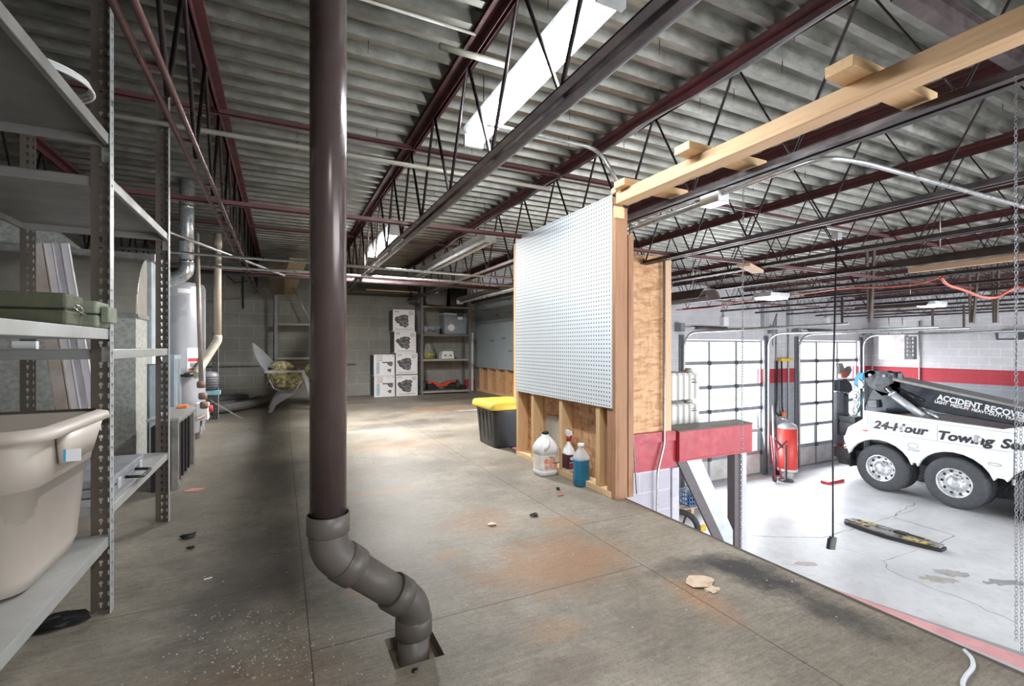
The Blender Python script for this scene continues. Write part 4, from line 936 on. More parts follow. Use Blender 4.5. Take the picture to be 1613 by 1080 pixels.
b = MB(); b.box((q.x-.025, q.y-.0457, q.z+.06), (q.x+.026, q.y-.045, q.z+.066)); b.build('label_stripe', M('label_bluewhite', (.6,.7,.85)), lb)
disc((q.x, q.y-.045, q.z+.09), fdir, .02, sy=.6).build('label_emblem', WHITE, lb)
# blue washer fluid bottle
q = onX(919, 760, 1.708); q.z = .0
q = Vector((1.655, 2.515, 0)); 
qq = onZ(921, 763, 0.0); q = Vector((qq.x-.03, qq.y-.005, 0))
r = thing('fluid_bottle', 'clear bottle of blue fluid with a white cap, at the stud wall', 'bottle', q)
CLR, nt, bs = newmat('clear_plastic'); bs.inputs['Base Color'].default_value = (.85,.92,.96,1); bs.inputs['Roughness'].default_value = .12; bs.inputs['Alpha'].default_value = .38
BLUEF = M('blue_fluid', (.012,.15,.30), .15, 0, (.02,.20,.36), 3)
b = MB(); rg = []
for z, h in ((0, .042), (.006, .048), (.06, .050), (.10, .047), (.155, .049), (.165, .050)): rg.append(rr_ring(q.x, q.y, h, h*.8, .03, z))
b.loft(rg); b.build('fluid', BLUEF, r)
b = MB(); rg = [rr_ring(q.x, q.y, h, h*.82, .03, z) for z, h in ((.1655, .0502), (.185, .049), (.205, .040), (.225, .025), (.235, .018), (.245, .018))]
b.loft(rg); b.build('bottle_neck', CLR, r)
for z in (.05, .08, .11): 
    b = MB(); a0 = rr_ring(q.x, q.y, .0508, .041, .03, z); a1 = rr_ring(q.x, q.y, .0508, .041, .03, z+.004); b.loft([a0, a1], cap=False); b.build('grip_ring', M('blue_ridge', (.02,.26,.42), .15), r)
b = MB(); b.lathe([(.020, .2455), (.021, .248), (.021, .262), (.019, .264)], (q.x, q.y, 0), 18); b.build('cap', WHITE, r)
# black tote with yellow lid behind the end of the stud wall
r = thing('storage_tote', 'black storage tote with yellow lid, behind the left end of the white pegboard', 'storage tote', (1.80, 3.95, 0))
BT = M('black_tote', (.018,.020,.022), .4, 0, (.03,.032,.035), 4); YL = M('yellow_lid', (.80,.60,.07), .45, 0, (.72,.52,.08), 5)
x0, x1, ya, yb = 1.615, 1.98, 3.66, 4.10
rg = [rrect(x0+g, ya+g, x1-g, yb-g, .04, z, 4) for z, g in ((0, .035), (.01, .028), (.31, .005), (.33, 0))]
b = MB(); b.loft(rg); b.build('tote_body', BT, r)
for k in range(4):
    b = MB(); yy = ya+.09+k*.085; b.prism([(x0+.030, yy, .03), (x0+.030, yy+.03, .03), (x0+.004, yy+.03, .30), (x0+.004, yy, .30)], (-.004, 0, 0)); b.build('rib', BT, r)
rg = [rrect(x0+g, ya+g, x1-g, yb-g, .045, z, 4) for z, g in ((.331, -.025), (.345, -.03), (.385, -.022), (.392, -.012), (.392, .03), (.375, .04))]
b = MB(); b.loft(rg); b.build('lid', YL, r)
b = MB(); b.box((x0-.0285, ya+.05, .352), (x0-.0275, ya+.24, .366)); 
# litter
def crumple(name, label, cat, px, py, s, mat, flat=.35, n=14, seed=1, grp=None):
    rnd = random.Random(seed); q = onZ(px, py, 0); b = MB(); bm = bmesh.new(); bmesh.ops.create_icosphere(bm, subdivisions=2, radius=1)
    vs = []
    for v in bm.verts:
        k = .55+.75*rnd.random(); vs.append((q.x+v.co.x*s[0]*k, q.y+v.co.y*s[1]*k, max(.0008, s[2]*(1+v.co.z*k)*.5)))
    fs = [tuple(v.index for v in f.verts) for f in bm.faces]; bm.free(); b.add(vs, fs)
    return tag(b.build(name, mat, origin=q), label, cat, grp)
PAPER = M('tan_paper', (.62,.50,.38), .7, 0, (.48,.36,.25), 12); SCRAPB = M('black_scrap', (.02,.02,.022), .3)
crumple('paper_scrap', 'crumpled tan paper lying on the rusty stain at the lower right', 'paper scrap', 1104, 918, (.050, .045, .010), PAPER, seed=3)
crumple('paper_scrap', 'flattened pale paper strip next to the crumpled tan paper', 'paper scrap', 1122, 929, (.03, .022, .005), PAPER, seed=5)
crumple('plastic_scrap', 'black plastic scrap in the middle of the floor before the jug', 'plastic scrap', 841, 813, (.022, .02, .016), SCRAPB, seed=8)
crumple('plastic_scrap', 'tiny black scrap beside the pink piece in front of the jug', 'plastic scrap', 879, 771, (.014, .014, .016), SCRAPB, seed=9)
crumple('plastic_scrap', 'largest black crumpled scrap on the floor right of the shelving post', 'plastic scrap', 297, 847, (.035, .02, .022), SCRAPB, seed=11)
crumple('plastic_scrap', 'small black scrap below the larger crumpled one by the shelves', 'plastic scrap', 300, 864, (.016, .012, .012), SCRAPB, seed=12)
crumple('plastic_scrap', 'small dark lump on the floor just below the foot of the drain pipe', 'plastic scrap', 654, 1058, (.010, .008, .010), SCRAPB, seed=14)
crumple('torn_scrap', 'pale torn scrap on the floor left of the black scrap', 'scrap', 776, 827, (.022, .016, .012), PAPER, seed=15)
crumple('plastic_bag', 'black plastic bag bit sticking out under the lowest near shelf', 'plastic bag', 92, 985, (.075, .035, .035), M('black_bag', (.015,.015,.016), .18), seed=17)
b = MB(); q = onZ(883, 781, 0); b.tube([(q.x-.02, q.y, .004), (q.x+.02, q.y+.004, .004)], .0035, 6); tag(b.build('pink_stick', M('pink_plastic', (.75,.12,.12)), origin=q), 'small red-pink stick on the floor in front of the jug', 'stick')
b = MB(); q = onZ(307, 771, 0); b.prism([onZ(288, 774, .001), onZ(310, 774, .001), onZ(326, 768, .001), onZ(302, 769, .001)], (0, 0, .002)); tag(b.build('pink_card', M('pink_paper', (.75,.32,.30)), origin=q), 'flat pink paper piece on the floor beside the second shelving post', 'paper')
b = MB(); q = onZ(327, 912, 0); b.beam(q+Vector((-.012, 0, .002)), q+Vector((.014, .006, .002)), .004, .003); tag(b.build('white_stick', WHITE, origin=q), 'tiny white stick on the floor left of the drain pipe', 'stick')
# chips of paint strewn over the boards
rnd = random.Random(4); b = MB()
for k in range(900):
    if k < 260: q = onZ(rnd.gauss(420, 70), rnd.uniform(960, 1075), 0)
    elif k < 520: q = Vector((rnd.gauss(-.25, .18), rnd.uniform(4.0, 6.8), 0))
    elif k < 600: q = Vector((rnd.gauss(2.4, .6), rnd.gauss(6.4, .5), 0))
    else: q = Vector((rnd.uniform(-.45, 1.7), rnd.uniform(.9, 5), 0))
    if hx0-.02 < q.x < hx1+.02 and hy0-.02 < q.y < hy1+.02: continue
    s = rnd.uniform(.0010, .0032)*(1.8 if q.y > 3.5 else 1); a = rnd.uniform(0, 6.28); m = rnd.choice((3, 4, 5)); 
    b.prism([(q.x+s*math.cos(a+2*math.pi*i/m)*rnd.uniform(.7, 1.2), q.y+s*math.sin(a+2*math.pi*i/m), .0004) for i in range(m)], (0, 0, s*.6))
tag(b.build('paint_chips', M('chip_white', (.62,.61,.58), .7), recalc=False), 'loose white paint chips strewn over the dusty plywood floor', 'paint chips', kind='stuff')

# ================================================================ BACK WALL OF THE LOFT
BK = M('shelf_dark_grey', (.15,.155,.165), .5, .3, (.20,.20,.21), 4)
def back_rack(label, x0, x1, yf, yb, zs, h, grp=None, bottom=True):
    r = thing('steel_rack', label, 'shelving', ((x0+x1)/2, (yf+yb)/2, 0), grp)
    for x in (x0, x1):
        s = 1 if x == x0 else -1
        for y, t in ((yf, 1), (yb, -1)):
            b = MB(); b.box((x, y, 0), (x+s*.045, y+.003*t, h)); b.box((x, y+t*.0031, 0), (x+s*.003, y+t*.04, h)); b.build('post', BK, r)
    for z in zs: steel_shelf(r, x0+.004, x1-.004, yf+.004, yb-.004, z, .035)
    return r
for o_ in ():
    pass
rk = back_rack('dark steel rack at the back with totes, a clear bin and a hoverboard', 2.27, 3.24, 8.42, 8.83, (.06, .645, 1.10, 1.36+.26), 2.05)
rk2 = back_rack('dark steel rack at the back wall, half hidden behind the drain pipe', -.10, .98, 8.42, 8.83, (.70, 1.25), 1.84)
b = MB(); b.box((.99, 8.44, 1.80), (2.26, 8.83, 1.83)); tag(b.build('loft_shelf', M('long_dark_shelf', (.08,.075,.07), .6, .2), origin=(1.6, 8.6, 1.80), bevel=.003), 'long dark shelf board bridging the two back racks above the white boxes', 'shelf board')
b = MB(); b.prism([(1.30, 8.36, 1.84), (2.25, 8.40, 1.84), (2.30, 8.7, 1.84), (1.5, 8.7, 1.84)], (0, 0, .018)); tag(b.build('plywood_piece', wood_mat('plywood_tan', (.55,.38,.20), (.66,.48,.28), 0), origin=(1.8, 8.5, 1.84)), 'tan plywood piece lying on the long dark shelf board', 'plywood')
# shelf contents
def bin_(name, label, cat, x0, x1, y0, y1, z0, h, body, lid, grp=None):
    r = thing(name, label, cat, ((x0+x1)/2, (y0+y1)/2, z0), grp)
    rg = [rrect(x0+g, y0+g, x1-g, y1-g, .02, z0+z, 3) for z, g in ((0, .03), (h*.05, .024), (h*.92, .006))]
    b = MB(); b.loft(rg, cap=True); b.build('bin_body', body, r)
    b = MB(); b.loft([rrect(x0+g, y0+g, x1-g, y1-g, .025, z0+z, 3) for z, g in ((h*.921, -.004), (h*.97, -.008), (h, 0))]); b.build('lid', lid, r)
    return r
CB = M('clear_bin', (.33,.38,.42), .25, 0, (.24,.28,.31), 5); CB2 = M('clear_bin_lid', (.55,.58,.62), .3)
r = bin_('clear_bin', 'large clear plastic bin on the back rack, second shelf down', 'storage bin', 2.72, 3.20, 8.46, 8.82, 1.102, .40, CB, CB2)
b = MB(); b.box((2.97, 8.451, 1.45), (3.10, 8.462, 1.49)); b.build('handle', M('purple_clip', (.12,.09,.17)), r); b = MB(); b.box((2.99, 8.449, 1.38), (3.08, 8.456, 1.43)); b.build('label', WHITE, r)
b = MB(); b.lathe([(.001, 0), (.11, 0)], (2.86, 8.456, 1.27), 20, 'y'); 
disc((2.865, 8.471, 1.23), fdir, .065).build('cd_disc', WHITE, r)
r = bin_('clear_bin', 'small low clear bin of tools beside the large clear bin', 'storage bin', 2.34, 2.66, 8.46, 8.76, 1.102, .145, CB, M('small_bin_lid', (.42,.48,.52), .3))
for k in range(5):
    b = MB(); b.beam((2.38+.05*k, 8.463, 1.13+.01*(k % 2)), (2.44+.045*k, 8.463, 1.20-.012*(k % 3)), .008, .014); b.build('tool_handle', BLACKP, r)
r = thing('nail_bucket', 'open tub of yellow screws with a stack of jars on the back rack', 'tub', (2.46, 8.6, .647))
b = MB(); b.lathe([(.12, 0), (.13, .1), (.132, .11)], (2.46, 8.6, .647), 22); b.build('tub_body', M('yellow_bits', (.50,.45,.10), .5, 0, (.15,.15,.08), 60, lo=.45, hi=.55), r)
b = MB(); b.lathe([(.125, .111), (.11, .16), (.09, .2), (.085, .27), (.06, .29)], (2.46, 8.6, .647), 18); b.build('mesh_bag', M('grey_bits', (.35,.35,.32), .6, 0, (.12,.12,.11), 60, lo=.45, hi=.55), r)
r = thing('white_bin', 'small white box with two dark openings on the back rack', 'box', (2.80, 8.55, .647))
b = MB(); b.prism([(2.66, 8.44, .647), (2.92, 8.44, .647), (2.89, 8.44, .79), (2.69, 8.44, .79)], (0, .2, 0)); b.build('box_body', WHITE, r, bevel=.006)
for x in (2.74, 2.84):
    b = MB(); b.box((x-.02, 8.436, .70), (x+.02, 8.4395, .72)); b.build('opening', BLACKP, r)
for x0, x1, c, lab in ((2.36, 2.80, BK, 'grey lidded tote on the very top of the back rack'), (2.83, 3.20, BT, 'black tote with yellow lid on top of the back rack')):
    r = bin_('storage_tote', lab, 'storage tote', x0, x1, 8.45, 8.80, 1.622, .38, c, BK if c is BK else YL)
    if c is BK:
        b = MB(); b.box((2.50, 8.452, 1.86), (2.545, 8.458, 1.91)); b.box((2.56, 8.452, 1.86), (2.605, 8.458, 1.91)); b.build('label', WHITE, r)
# hoverboard
r = thing('hoverboard', 'red and black hoverboard on the bottom shelf of the back rack', 'hoverboard', (2.68, 8.52, .062))
HR = M('hover_red', (.62,.07,.045), .35); cz = .155
for sx in (-1, 1):
    b = MB(); b.lathe([(.05, -.03), (.088, -.028), (.093, -.01), (.093, .01), (.088, .028), (.05, .03)], (2.68+sx*.33, 8.55, cz), 24, 'x'); wv = b.build('wheel', RUBBER, r)
    b = MB(); b.lathe([(.04, -.035), (.04, .035)], (2.68+sx*.33, 8.55, cz), 16, 'x'); b.build('wheel_hub', M('hub_grey', (.2,.2,.21)), wv)
    b = MB(); b.prism([(2.68, 8.46, cz-.02), (2.68+sx*.10, 8.46, cz-.055), (2.68+sx*.27, 8.46, cz-.065), (2.68+sx*.27, 8.46, cz+.04), (2.68+sx*.12, 8.46, cz+.02), (2.68, 8.46, cz+.012)], (0, .17, 0)); b.build('footpad', BLACKP, r, bevel=.008)
    b = MB(); b.prism([(2.68, 8.455, cz-.012), (2.68+sx*.09, 8.455, cz-.028), (2.68+sx*.10, 8.455, cz+.0), (2.68+sx*.19, 8.455, cz+.05), (2.68+sx*.27, 8.455, cz+.045), (2.68+sx*.275, 8.455, cz+.085), (2.68+sx*.12, 8.455, cz+.07), (2.68, 8.455, cz+.012)], (0, .18, 0)); b.build('shell', HR, r, bevel=.006)
b = MB(); b.box((3.04, 8.5, .062), (3.18, 8.66, .14)); tag(b.build('black_block', BLACKP, origin=(3.11, 8.58, .062), bevel=.008), 'small black box beside the hoverboard on the bottom shelf', 'box')
# small red patch and corner trim on the wall right of rack
tag(MB().box((3.25, 8.842, 0), (3.49, 8.849, .22)).build('baseboard_back', REDP), kind='structure')
tag(MB().box((3.40, 8.80, .0), (3.44, 8.841, 1.15)).build('trim_11', WHITE), kind='structure')

# engine cartons
CART = M('white_carton', (.80,.80,.82), .6, 0, (.75,.75,.77), 5); CARTS = M('carton_side', (.11,.11,.12), .6); PRN = M('engine_print', (.03,.03,.035), .5, 0, (.14,.14,.15), 50, lo=.45, hi=.55); TXT = M('grey_print', (.38,.36,.38), .6); BLT = M('pale_blue_print', (.45,.60,.72), .6); RDT = M('red_print', (.6,.2,.2), .6)
def engine(parent, cx, y, cz, s, small=False):
    rnd = random.Random(int(cx*100)+int(cz*100)); b = MB()
    shapes = [(-.32, .18, .26, .14), (-.08, .22, .22, .22), (.24, .30, .26, .18), (-.15, -.02, .30, .22), (.12, -.05, .30, .30), (.22, -.22, .24, .24), (-.02, -.25, .22, .14), (.36, .05, .12, .16), (-.42, .08, .12, .12), (.06, .38, .12, .10)]
    for i, (dx, dz, rx, rz) in enumerate(shapes):
        n = 12; b.prism([(cx+(dx+rx*math.cos(2*math.pi*k/n)*rnd.uniform(.8, 1.15))*s, y, cz+(dz+rz*math.sin(2*math.pi*k/n)*rnd.uniform(.8, 1.15))*s) for k in range(n)], (0, -.0006-.0001*i, 0))
    o = b.build('engine_picture', PRN, parent)
    b = MB(); disc_c = Vector((cx+.2*s, y-.0018, cz-.15*s)); n = 16
    for rr_ in (.20, .11):
        ring_o = [disc_c+Vector((math.cos(2*math.pi*k/n)*rr_*s, 0, math.sin(2*math.pi*k/n)*rr_*s)) for k in range(n)]
        b.tube(ring_o, .0035*s*4, 4, closed=True)
    b.box((cx-.35*s, y-.0018, cz+.2*s), (cx-.12*s, y-.0012, cz+.24*s)); b.box((cx-.2*s, y-.0018, cz-.05*s), (cx-.02*s, y-.0012, cz+.0*s)); b.box((cx+.1*s, y-.0018, cz+.28*s), (cx+.38*s, y-.0012, cz+.32*s))
    b.build('engine_highlight', M('print_light', (.45,.45,.48)), o)
def carton(label, x0, z0, yf, yaw, kind, w=.385, h=.385, dp=.36):
    r = thing('engine_carton', label, 'carton', (x0+w/2, yf+dp/2, z0), 'white engine cartons by the back wall')
    b = MB(); b.box((x0, yf, z0+.001), (x0+w, yf+dp, z0+h-.001)); b.build('carton_body', CART, r, bevel=.003)
    b = MB(); b.box((x0-.0012, yf+.012, z0+.01), (x0-.0004, yf+dp-.01, z0+h-.01)); b.build('printed_side', CARTS, r)
    y = yf-.0006
    if kind == 0:
        engine(r, x0+w*.42, y, z0+h*.47, w*.62)
        b = MB(); b.box((x0+.05, y-.0006, z0+.032), (x0+w-.03, y, z0+.042))
        for k in range(4): b.box((x0+w*.72, y-.0006, z0+h*.90-k*.018), (x0+w*.94, y, z0+h*.90-k*.018+.008))
        b.build('print_lines', TXT, r)
        for k in range(2): disc((x0+.045+.04*k, y, z0+h*.9), fdir, .014, .0006).build('round_mark', TXT, r)
    else:
        engine(r, x0+w*.78, y, z0+h*.55, w*.26); engine(r, x0+w*.74, y, z0+h*.25, w*.18)
        b = MB(); b.box((x0+w*.40, y-.0006, z0+h*.60), (x0+w*.72, y, z0+h*.655)); b.build('silencer_picture', PRN, r)
        b = MB()
        for k in range(3): b.box((x0+w*.13, y-.0006, z0+h*.86-k*.03), (x0+w*.42, y, z0+h*.86-k*.03+.012))
        b.box((x0+w*.58, y-.0006, z0+h*.93), (x0+w*.78, y, z0+h*.945)); b.build('print_lines', TXT, r)
        b = MB(); b.box((x0+w*.12, y-.0006, z0+h*.93), (x0+w*.43, y, z0+h*.95)); b.build('red_heading', RDT, r)
        b = MB(); b.box((x0+w*.12, y-.0006, z0+h*.08), (x0+w*.27, y, z0+h*.65))
        b.build('blue_column', BLT, r); disc((x0+w*.92, y, z0+h*.93), fdir, .012, .0006).build('round_mark', TXT, r)
yf = 8.36
q = onY(589, 622, yf); xL = q.x; xR = onY(624, 622, yf).x
carton('lower white engine carton of the short left stack', xL, 0, yf-.02, 0, 1, .355, .365); carton('upper white engine carton of the short left stack', xL-.005, .366, yf-.02, 0, 1, .355, .37)
carton('bottom white engine carton of the tall stack', xR, 0, yf, 0, 0, .385, .37); carton('second from bottom engine carton of the tall stack', xR-.004, .381, yf, 0, 0, .385, .38)
carton('third from bottom engine carton of the tall stack', xR-.03, .762, yf, 0, 0, .385, .38); carton('topmost white engine carton of the tall stack', xR-.055, 1.143, yf, 0, 0, .385, .385)

# lounge chair frame with gold cushions
CHF = M('chair_grey', (.33,.34,.36), .4, .1, (.28,.29,.31), 5)
CUSH = M('gold_floral_fabric', (.50,.45,.24), .8, 0, (.15,.14,.08), 22, .15, lo=.48, hi=.56)
Yc = 7.3
def cp(px, py, Y=Yc): return onY(px, py, Y)
r = thing('lounge_chair', 'low grey moulded chair with gold patterned cushions near the back wall', 'chair', (cp(440, 640).x, Yc, 0))
# curved back leaf
b = MB(); cs = [cp(397, 540), cp(399, 552), cp(403, 563), cp(409, 573), cp(418, 584)]; ws = [.01, .16, .25, .30, .30]; rg = []
for c, w_ in zip(cs, ws):
    wv = Vector((.30, .85, 0))*w_; o_ = wv*.9; rg.append([c-wv+o_+Vector((-.006, .006, 0)), c-wv+o_+Vector((.010, -.004, .004)), c+wv+o_+Vector((.010, -.004, .004)), c+wv+o_+Vector((-.006, .006, 0))])
b.loft(rg, smooth=False); b.build('backrest', CHF, r)
zs = cs[-1].z; xs0 = cs[-1].x; xs1 = cp(477, 585).x
b = MB(); b.beam((xs0, Yc-.30, zs), (xs1, Yc-.30, zs), .03, .028); b.beam((xs0, Yc+.30, zs), (xs1, Yc+.30, zs), .03, .028); b.beam((xs0+.01, Yc-.285, zs), (xs0+.01, Yc+.285, zs), .03, .026); b.beam((xs1, Yc-.285, zs), (xs1, Yc+.285, zs), .03, .026); b.build('seat_frame', CHF, r)
for yy in (-.30, .28):
    b = MB(); f0 = cp(422, 641, Yc+yy); f0.z = .001
    b.prism([(xs0+.18, Yc+yy, zs-.28), (xs0+.36, Yc+yy, zs-.30), (f0.x+.10, Yc+yy, .10), (f0.x+.05, Yc+yy, .001), (f0.x, Yc+yy, .001), (xs0+.10, Yc+yy, .18)], (0, .025, 0)); b.build('leg', CHF, r, bevel=.004)
    b = MB(); b.prism([(xs1-.03, Yc+yy, zs-.005), (xs1+.01, Yc+yy, zs-.005), (xs1+.20, Yc+yy, .001), (xs1+.14, Yc+yy, .001), (xs1+.03, Yc+yy, zs-.22)], (0, .025, 0)); b.build('leg', CHF, r, bevel=.004)
b = MB(); b.tube([(xs0+.05, Yc-.27, zs-.1), (xs0+.1, Yc-.26, zs-.22), (xs0+.28, Yc-.25, zs-.31), (xs1-.1, Yc-.26, zs-.26), (xs1, Yc-.27, zs-.1)], .010, 6); b.build('seat_sling', CHF, r)
def cushion(c, s, seed):
    rnd = random.Random(seed); bm = bmesh.new(); bmesh.ops.create_icosphere(bm, subdivisions=3, radius=1); vs = []
    ph = [rnd.uniform(0, 6) for _ in range(4)]
    for v in bm.verts:
        k = 1+.07*math.sin(5*v.co.x+ph[0])+.06*math.sin(6*v.co.z+ph[1])+.04*math.sin(11*v.co.y+ph[2]); vs.append(Vector(c)+Vector((v.co.x*s[0], v.co.y*s[1], v.co.z*s[2]))*k)
    fs = [tuple(v.index for v in f.verts) for f in bm.faces]; bm.free(); b = MB(); b.add(vs, fs, True); return b
zc = zs-.12
cushion((xs0+.17, Yc, zc+.02), (.17, .24, .16), 1).build('cushion', CUSH, r); cushion((xs1-.16, Yc, zc-.0), (.18, .24, .15), 2).build('cushion', CUSH, r)
cushion((xs0+.20, Yc+.1, zs+.06), (.15, .2, .07), 3).build('cushion', CUSH, r); cushion((xs1+.20, Yc+.12, zs-.0), (.20, .2, .13), 4).build('cushion', CUSH, r)
# flexible hoses coiled on the floor
HS = M('ribbed_hose_grey', (.10,.10,.10), .6, 0, (.14,.14,.135), 30)
def hose(label, pts, rad):
    P = bend(pts, .35, 10); dense = []
    for i in range(len(P)-1):
        for k in range(6): dense.append(P[i].lerp(P[i+1], k/6))
    rs = [rad*(1+.06*(i % 2)) for i in range(len(dense))]
    tag(MB().tube(dense, rs, 10, smooth=False).build('flexible_hose', HS, origin=(dense[0].x, dense[0].y, 0)), label, 'hose', 'grey flexible hoses on the floor')
hose('front grey ribbed hose curving on the floor by the back wall', [(-1.25, 7.0, .075), (-.75, 7.05, .075), (-.35, 7.5, .075), (-.15, 8.4, .075)], .055)
hose('rear grey ribbed hose lying along the back wall', [(-1.5, 8.3, .06), (-.9, 8.0, .10), (-.55, 8.1, .12), (-.50, 8.55, .06)], .055)
hose('lowest grey ribbed hose tucked behind the front one', [(-1.3, 7.6, .055), (-.8, 7.7, .055), (-.4, 8.0, .055), (-.3, 8.5, .055)], .05)
# planks hanging by the ceiling, wall pipe, box, pull line
WD = wood_mat('old_plank', (.38,.30,.19), (.48,.40,.27), 1)
b = MB(); b.beam(onY(470, 408, 7.0), onY(452, 462, 8.84), .22, .03, (0,0,1)); tag(b.build('old_plank', WD, origin=onY(452, 462, 8.84)), 'right-hand old plank hung below the ceiling by the back wall', 'plank', 'old planks below the ceiling')
b = MB(); b.beam(onY(436, 412, 7.2), onY(437, 462, 8.38), .20, .03, (0,0,1)); tag(b.build('old_plank', M('dark_plank', (.16,.12,.08), .7), origin=onY(437, 462, 8.38)), 'left-hand darker old plank hung below the ceiling by the back wall', 'plank', 'old planks below the ceiling')
q = onY(358, 425, 8.8); r = thing('wall_box', 'small grey electric box high on the back wall at the left', 'electric box', (q.x, 8.85, q.z))
b = MB(); b.box((q.x-.08, 8.78, q.z-.065), (q.x+.08, 8.849, q.z+.065)); b.build('box_body', CONDUIT, r, bevel=.005)
b = MB(); b.tube([(q.x-.02, 8.82, q.z-.065), (q.x+.1, 8.83, q.z-.2), (q.x+.3, 8.83, q.z-.15), (q.x+.36, 8.83, q.z+.1)], .008, 6); b.build('cable', BLACKP, r)
conduit('thin conduit running along the back wall under the block joint', [(-1.2, 8.83, .555), (.4, 8.83, .56), (1.2, 8.83, .56)], .012, M('wall_pipe_grey', (.30,.30,.28), .5, .2))
q0 = onY(382, 440, 8.8); q1 = onY(383, 486, 8.8)
conduit('black cord with a socket hanging down the back wall', [(q0.x, 8.82, q0.z+.3), (q1.x, 8.82, q1.z)], .010, BLACKP, cat='cord', name='hanging_cord')
q0 = onY(461, 452, 8.40); q1 = onY(492, 512, 8.405); b = MB(); b.tube([q0, q1], .014, 6); tag(b.build('bright_rod', CONDUIT, origin=q1), 'bright slanting rod in front of the half hidden rack', 'rod')
# ================================================================ TOW TRUCK
TX = 12.5
def tp(cx, cy, X=TX):   # pixel measured on an enlarged crop of the truck
    return onX(1300+cx/3.374, 560+cy/3.374, X)
TW = M('truck_white', (.80,.82,.84), .22, 0, (.77,.79,.81), 1); TB = M('boom_black', (.022,.028,.038), .22, .2, (.035,.042,.052), 2); TG = M('truck_dark_grey', (.055,.06,.068), .4, .3, (.09,.095,.10), 6)
truck = thing('tow_truck', 'large white tow truck with black recovery boom parked nose toward the right', 'tow truck', (13.7, 4.0, GF))
body = [tp(215, 285), tp(205, 360), tp(190, 395), tp(140, 430), tp(118, 480), tp(128, 500)]
def wheel_arch(yc, rr_, z, n=10):
    return [Vector((TX, yc+rr_*math.cos(math.pi*k/n), z+rr_*.92*math.sin(math.pi*k/n))) for k in range(n+1)]
WY = (6.14, 4.80, 3.40); WZ = GF+.525
sk = GF+.80
zt_r = body[0].z; zt_f = tp(970, 370).z; yt_f = tp(970, 370).y
outline = [Vector((TX, 6.46, -.64)), Vector((TX, 6.50, -.86)), Vector((TX, 6.82, -1.10)), Vector((TX, 6.92, -1.40))]
outline += wheel_arch(WY[0]+.02, .66, WZ+.05, 12)[1:-1] + [Vector((TX, 5.50, sk)), Vector((TX, 5.44, sk))] + wheel_arch(WY[1], .64, WZ+.05, 12)[1:-1]
outline += [Vector((TX, 4.13, sk)), Vector((TX, 4.03, sk))] + wheel_arch(WY[2], .62, WZ+.05, 10)[1:-1] + [Vector((TX, 2.7, sk)), Vector((TX, .6, sk)), Vector((TX, .6, -.60)), Vector((TX, 3.7, -.60)), Vector((TX, 4.05, -.72))]
b = MB(); b.prism(outline, (.10, 0, 0)); sidep = b.build('body_side', TW, truck, bevel=.012)
b = MB(); b.prism([p+Vector((2.38, 0, 0)) for p in outline], (.10, 0, 0)); b.build('body_side', TW, truck)
b = MB(); b.box((TX+.1, .6, -.95), (TX+2.38, 6.45, -.80)); b.box((TX+.10, 6.40, -1.2), (TX+2.38, 6.46, -.7)); b.build('deck', TG, truck)
b = MB(); b.box((13.2, .6, GF+.65), (14.2, 6.7, GF+1.0)); b.build('chassis', TG, truck)
b = MB(); b.box((TX+.7, .7, GF+.5), (TX+1.8, 2.8, GF+.9)); b.build('tool_locker', TG, truck)
# recessed panel line along the side
LINE = M('panel_line', (.50,.53,.60), .5)
b = MB()
for p, q in ((tp(240, 315), tp(1056, 420)), (tp(240, 400), tp(1056, 525)), (tp(240, 315), tp(240, 400)), (tp(595, 368), tp(595, 455)), (tp(225, 305), tp(225, 380))):
    b.beam(p-Vector((.003, 0, 0)), q-Vector((.003, 0, 0)), .006, .010)
b.build('panel_seam', LINE, sidep)
# cab (mostly outside the photograph)
b = MB(); b.prism([(TX+.03, .55, GF+.5), (TX+.03, .55, GF+2.9), (TX+.03, -1.0, GF+2.9), (TX+.03, -1.35, GF+1.9), (TX+.03, -2.7, GF+1.7), (TX+.03, -2.8, GF+.5)], (2.4, 0, 0)); cab = b.build('cab', TW, truck, bevel=.06)
b = MB(); b.prism([(TX+.025, .1, GF+1.9), (TX+.025, .1, GF+2.6), (TX+.025, -.9, GF+2.6), (TX+.025, -1.15, GF+1.9)], (.02, 0, 0)); b.build('side_window', M('dark_glass', (.03,.04,.05), .1), cab)
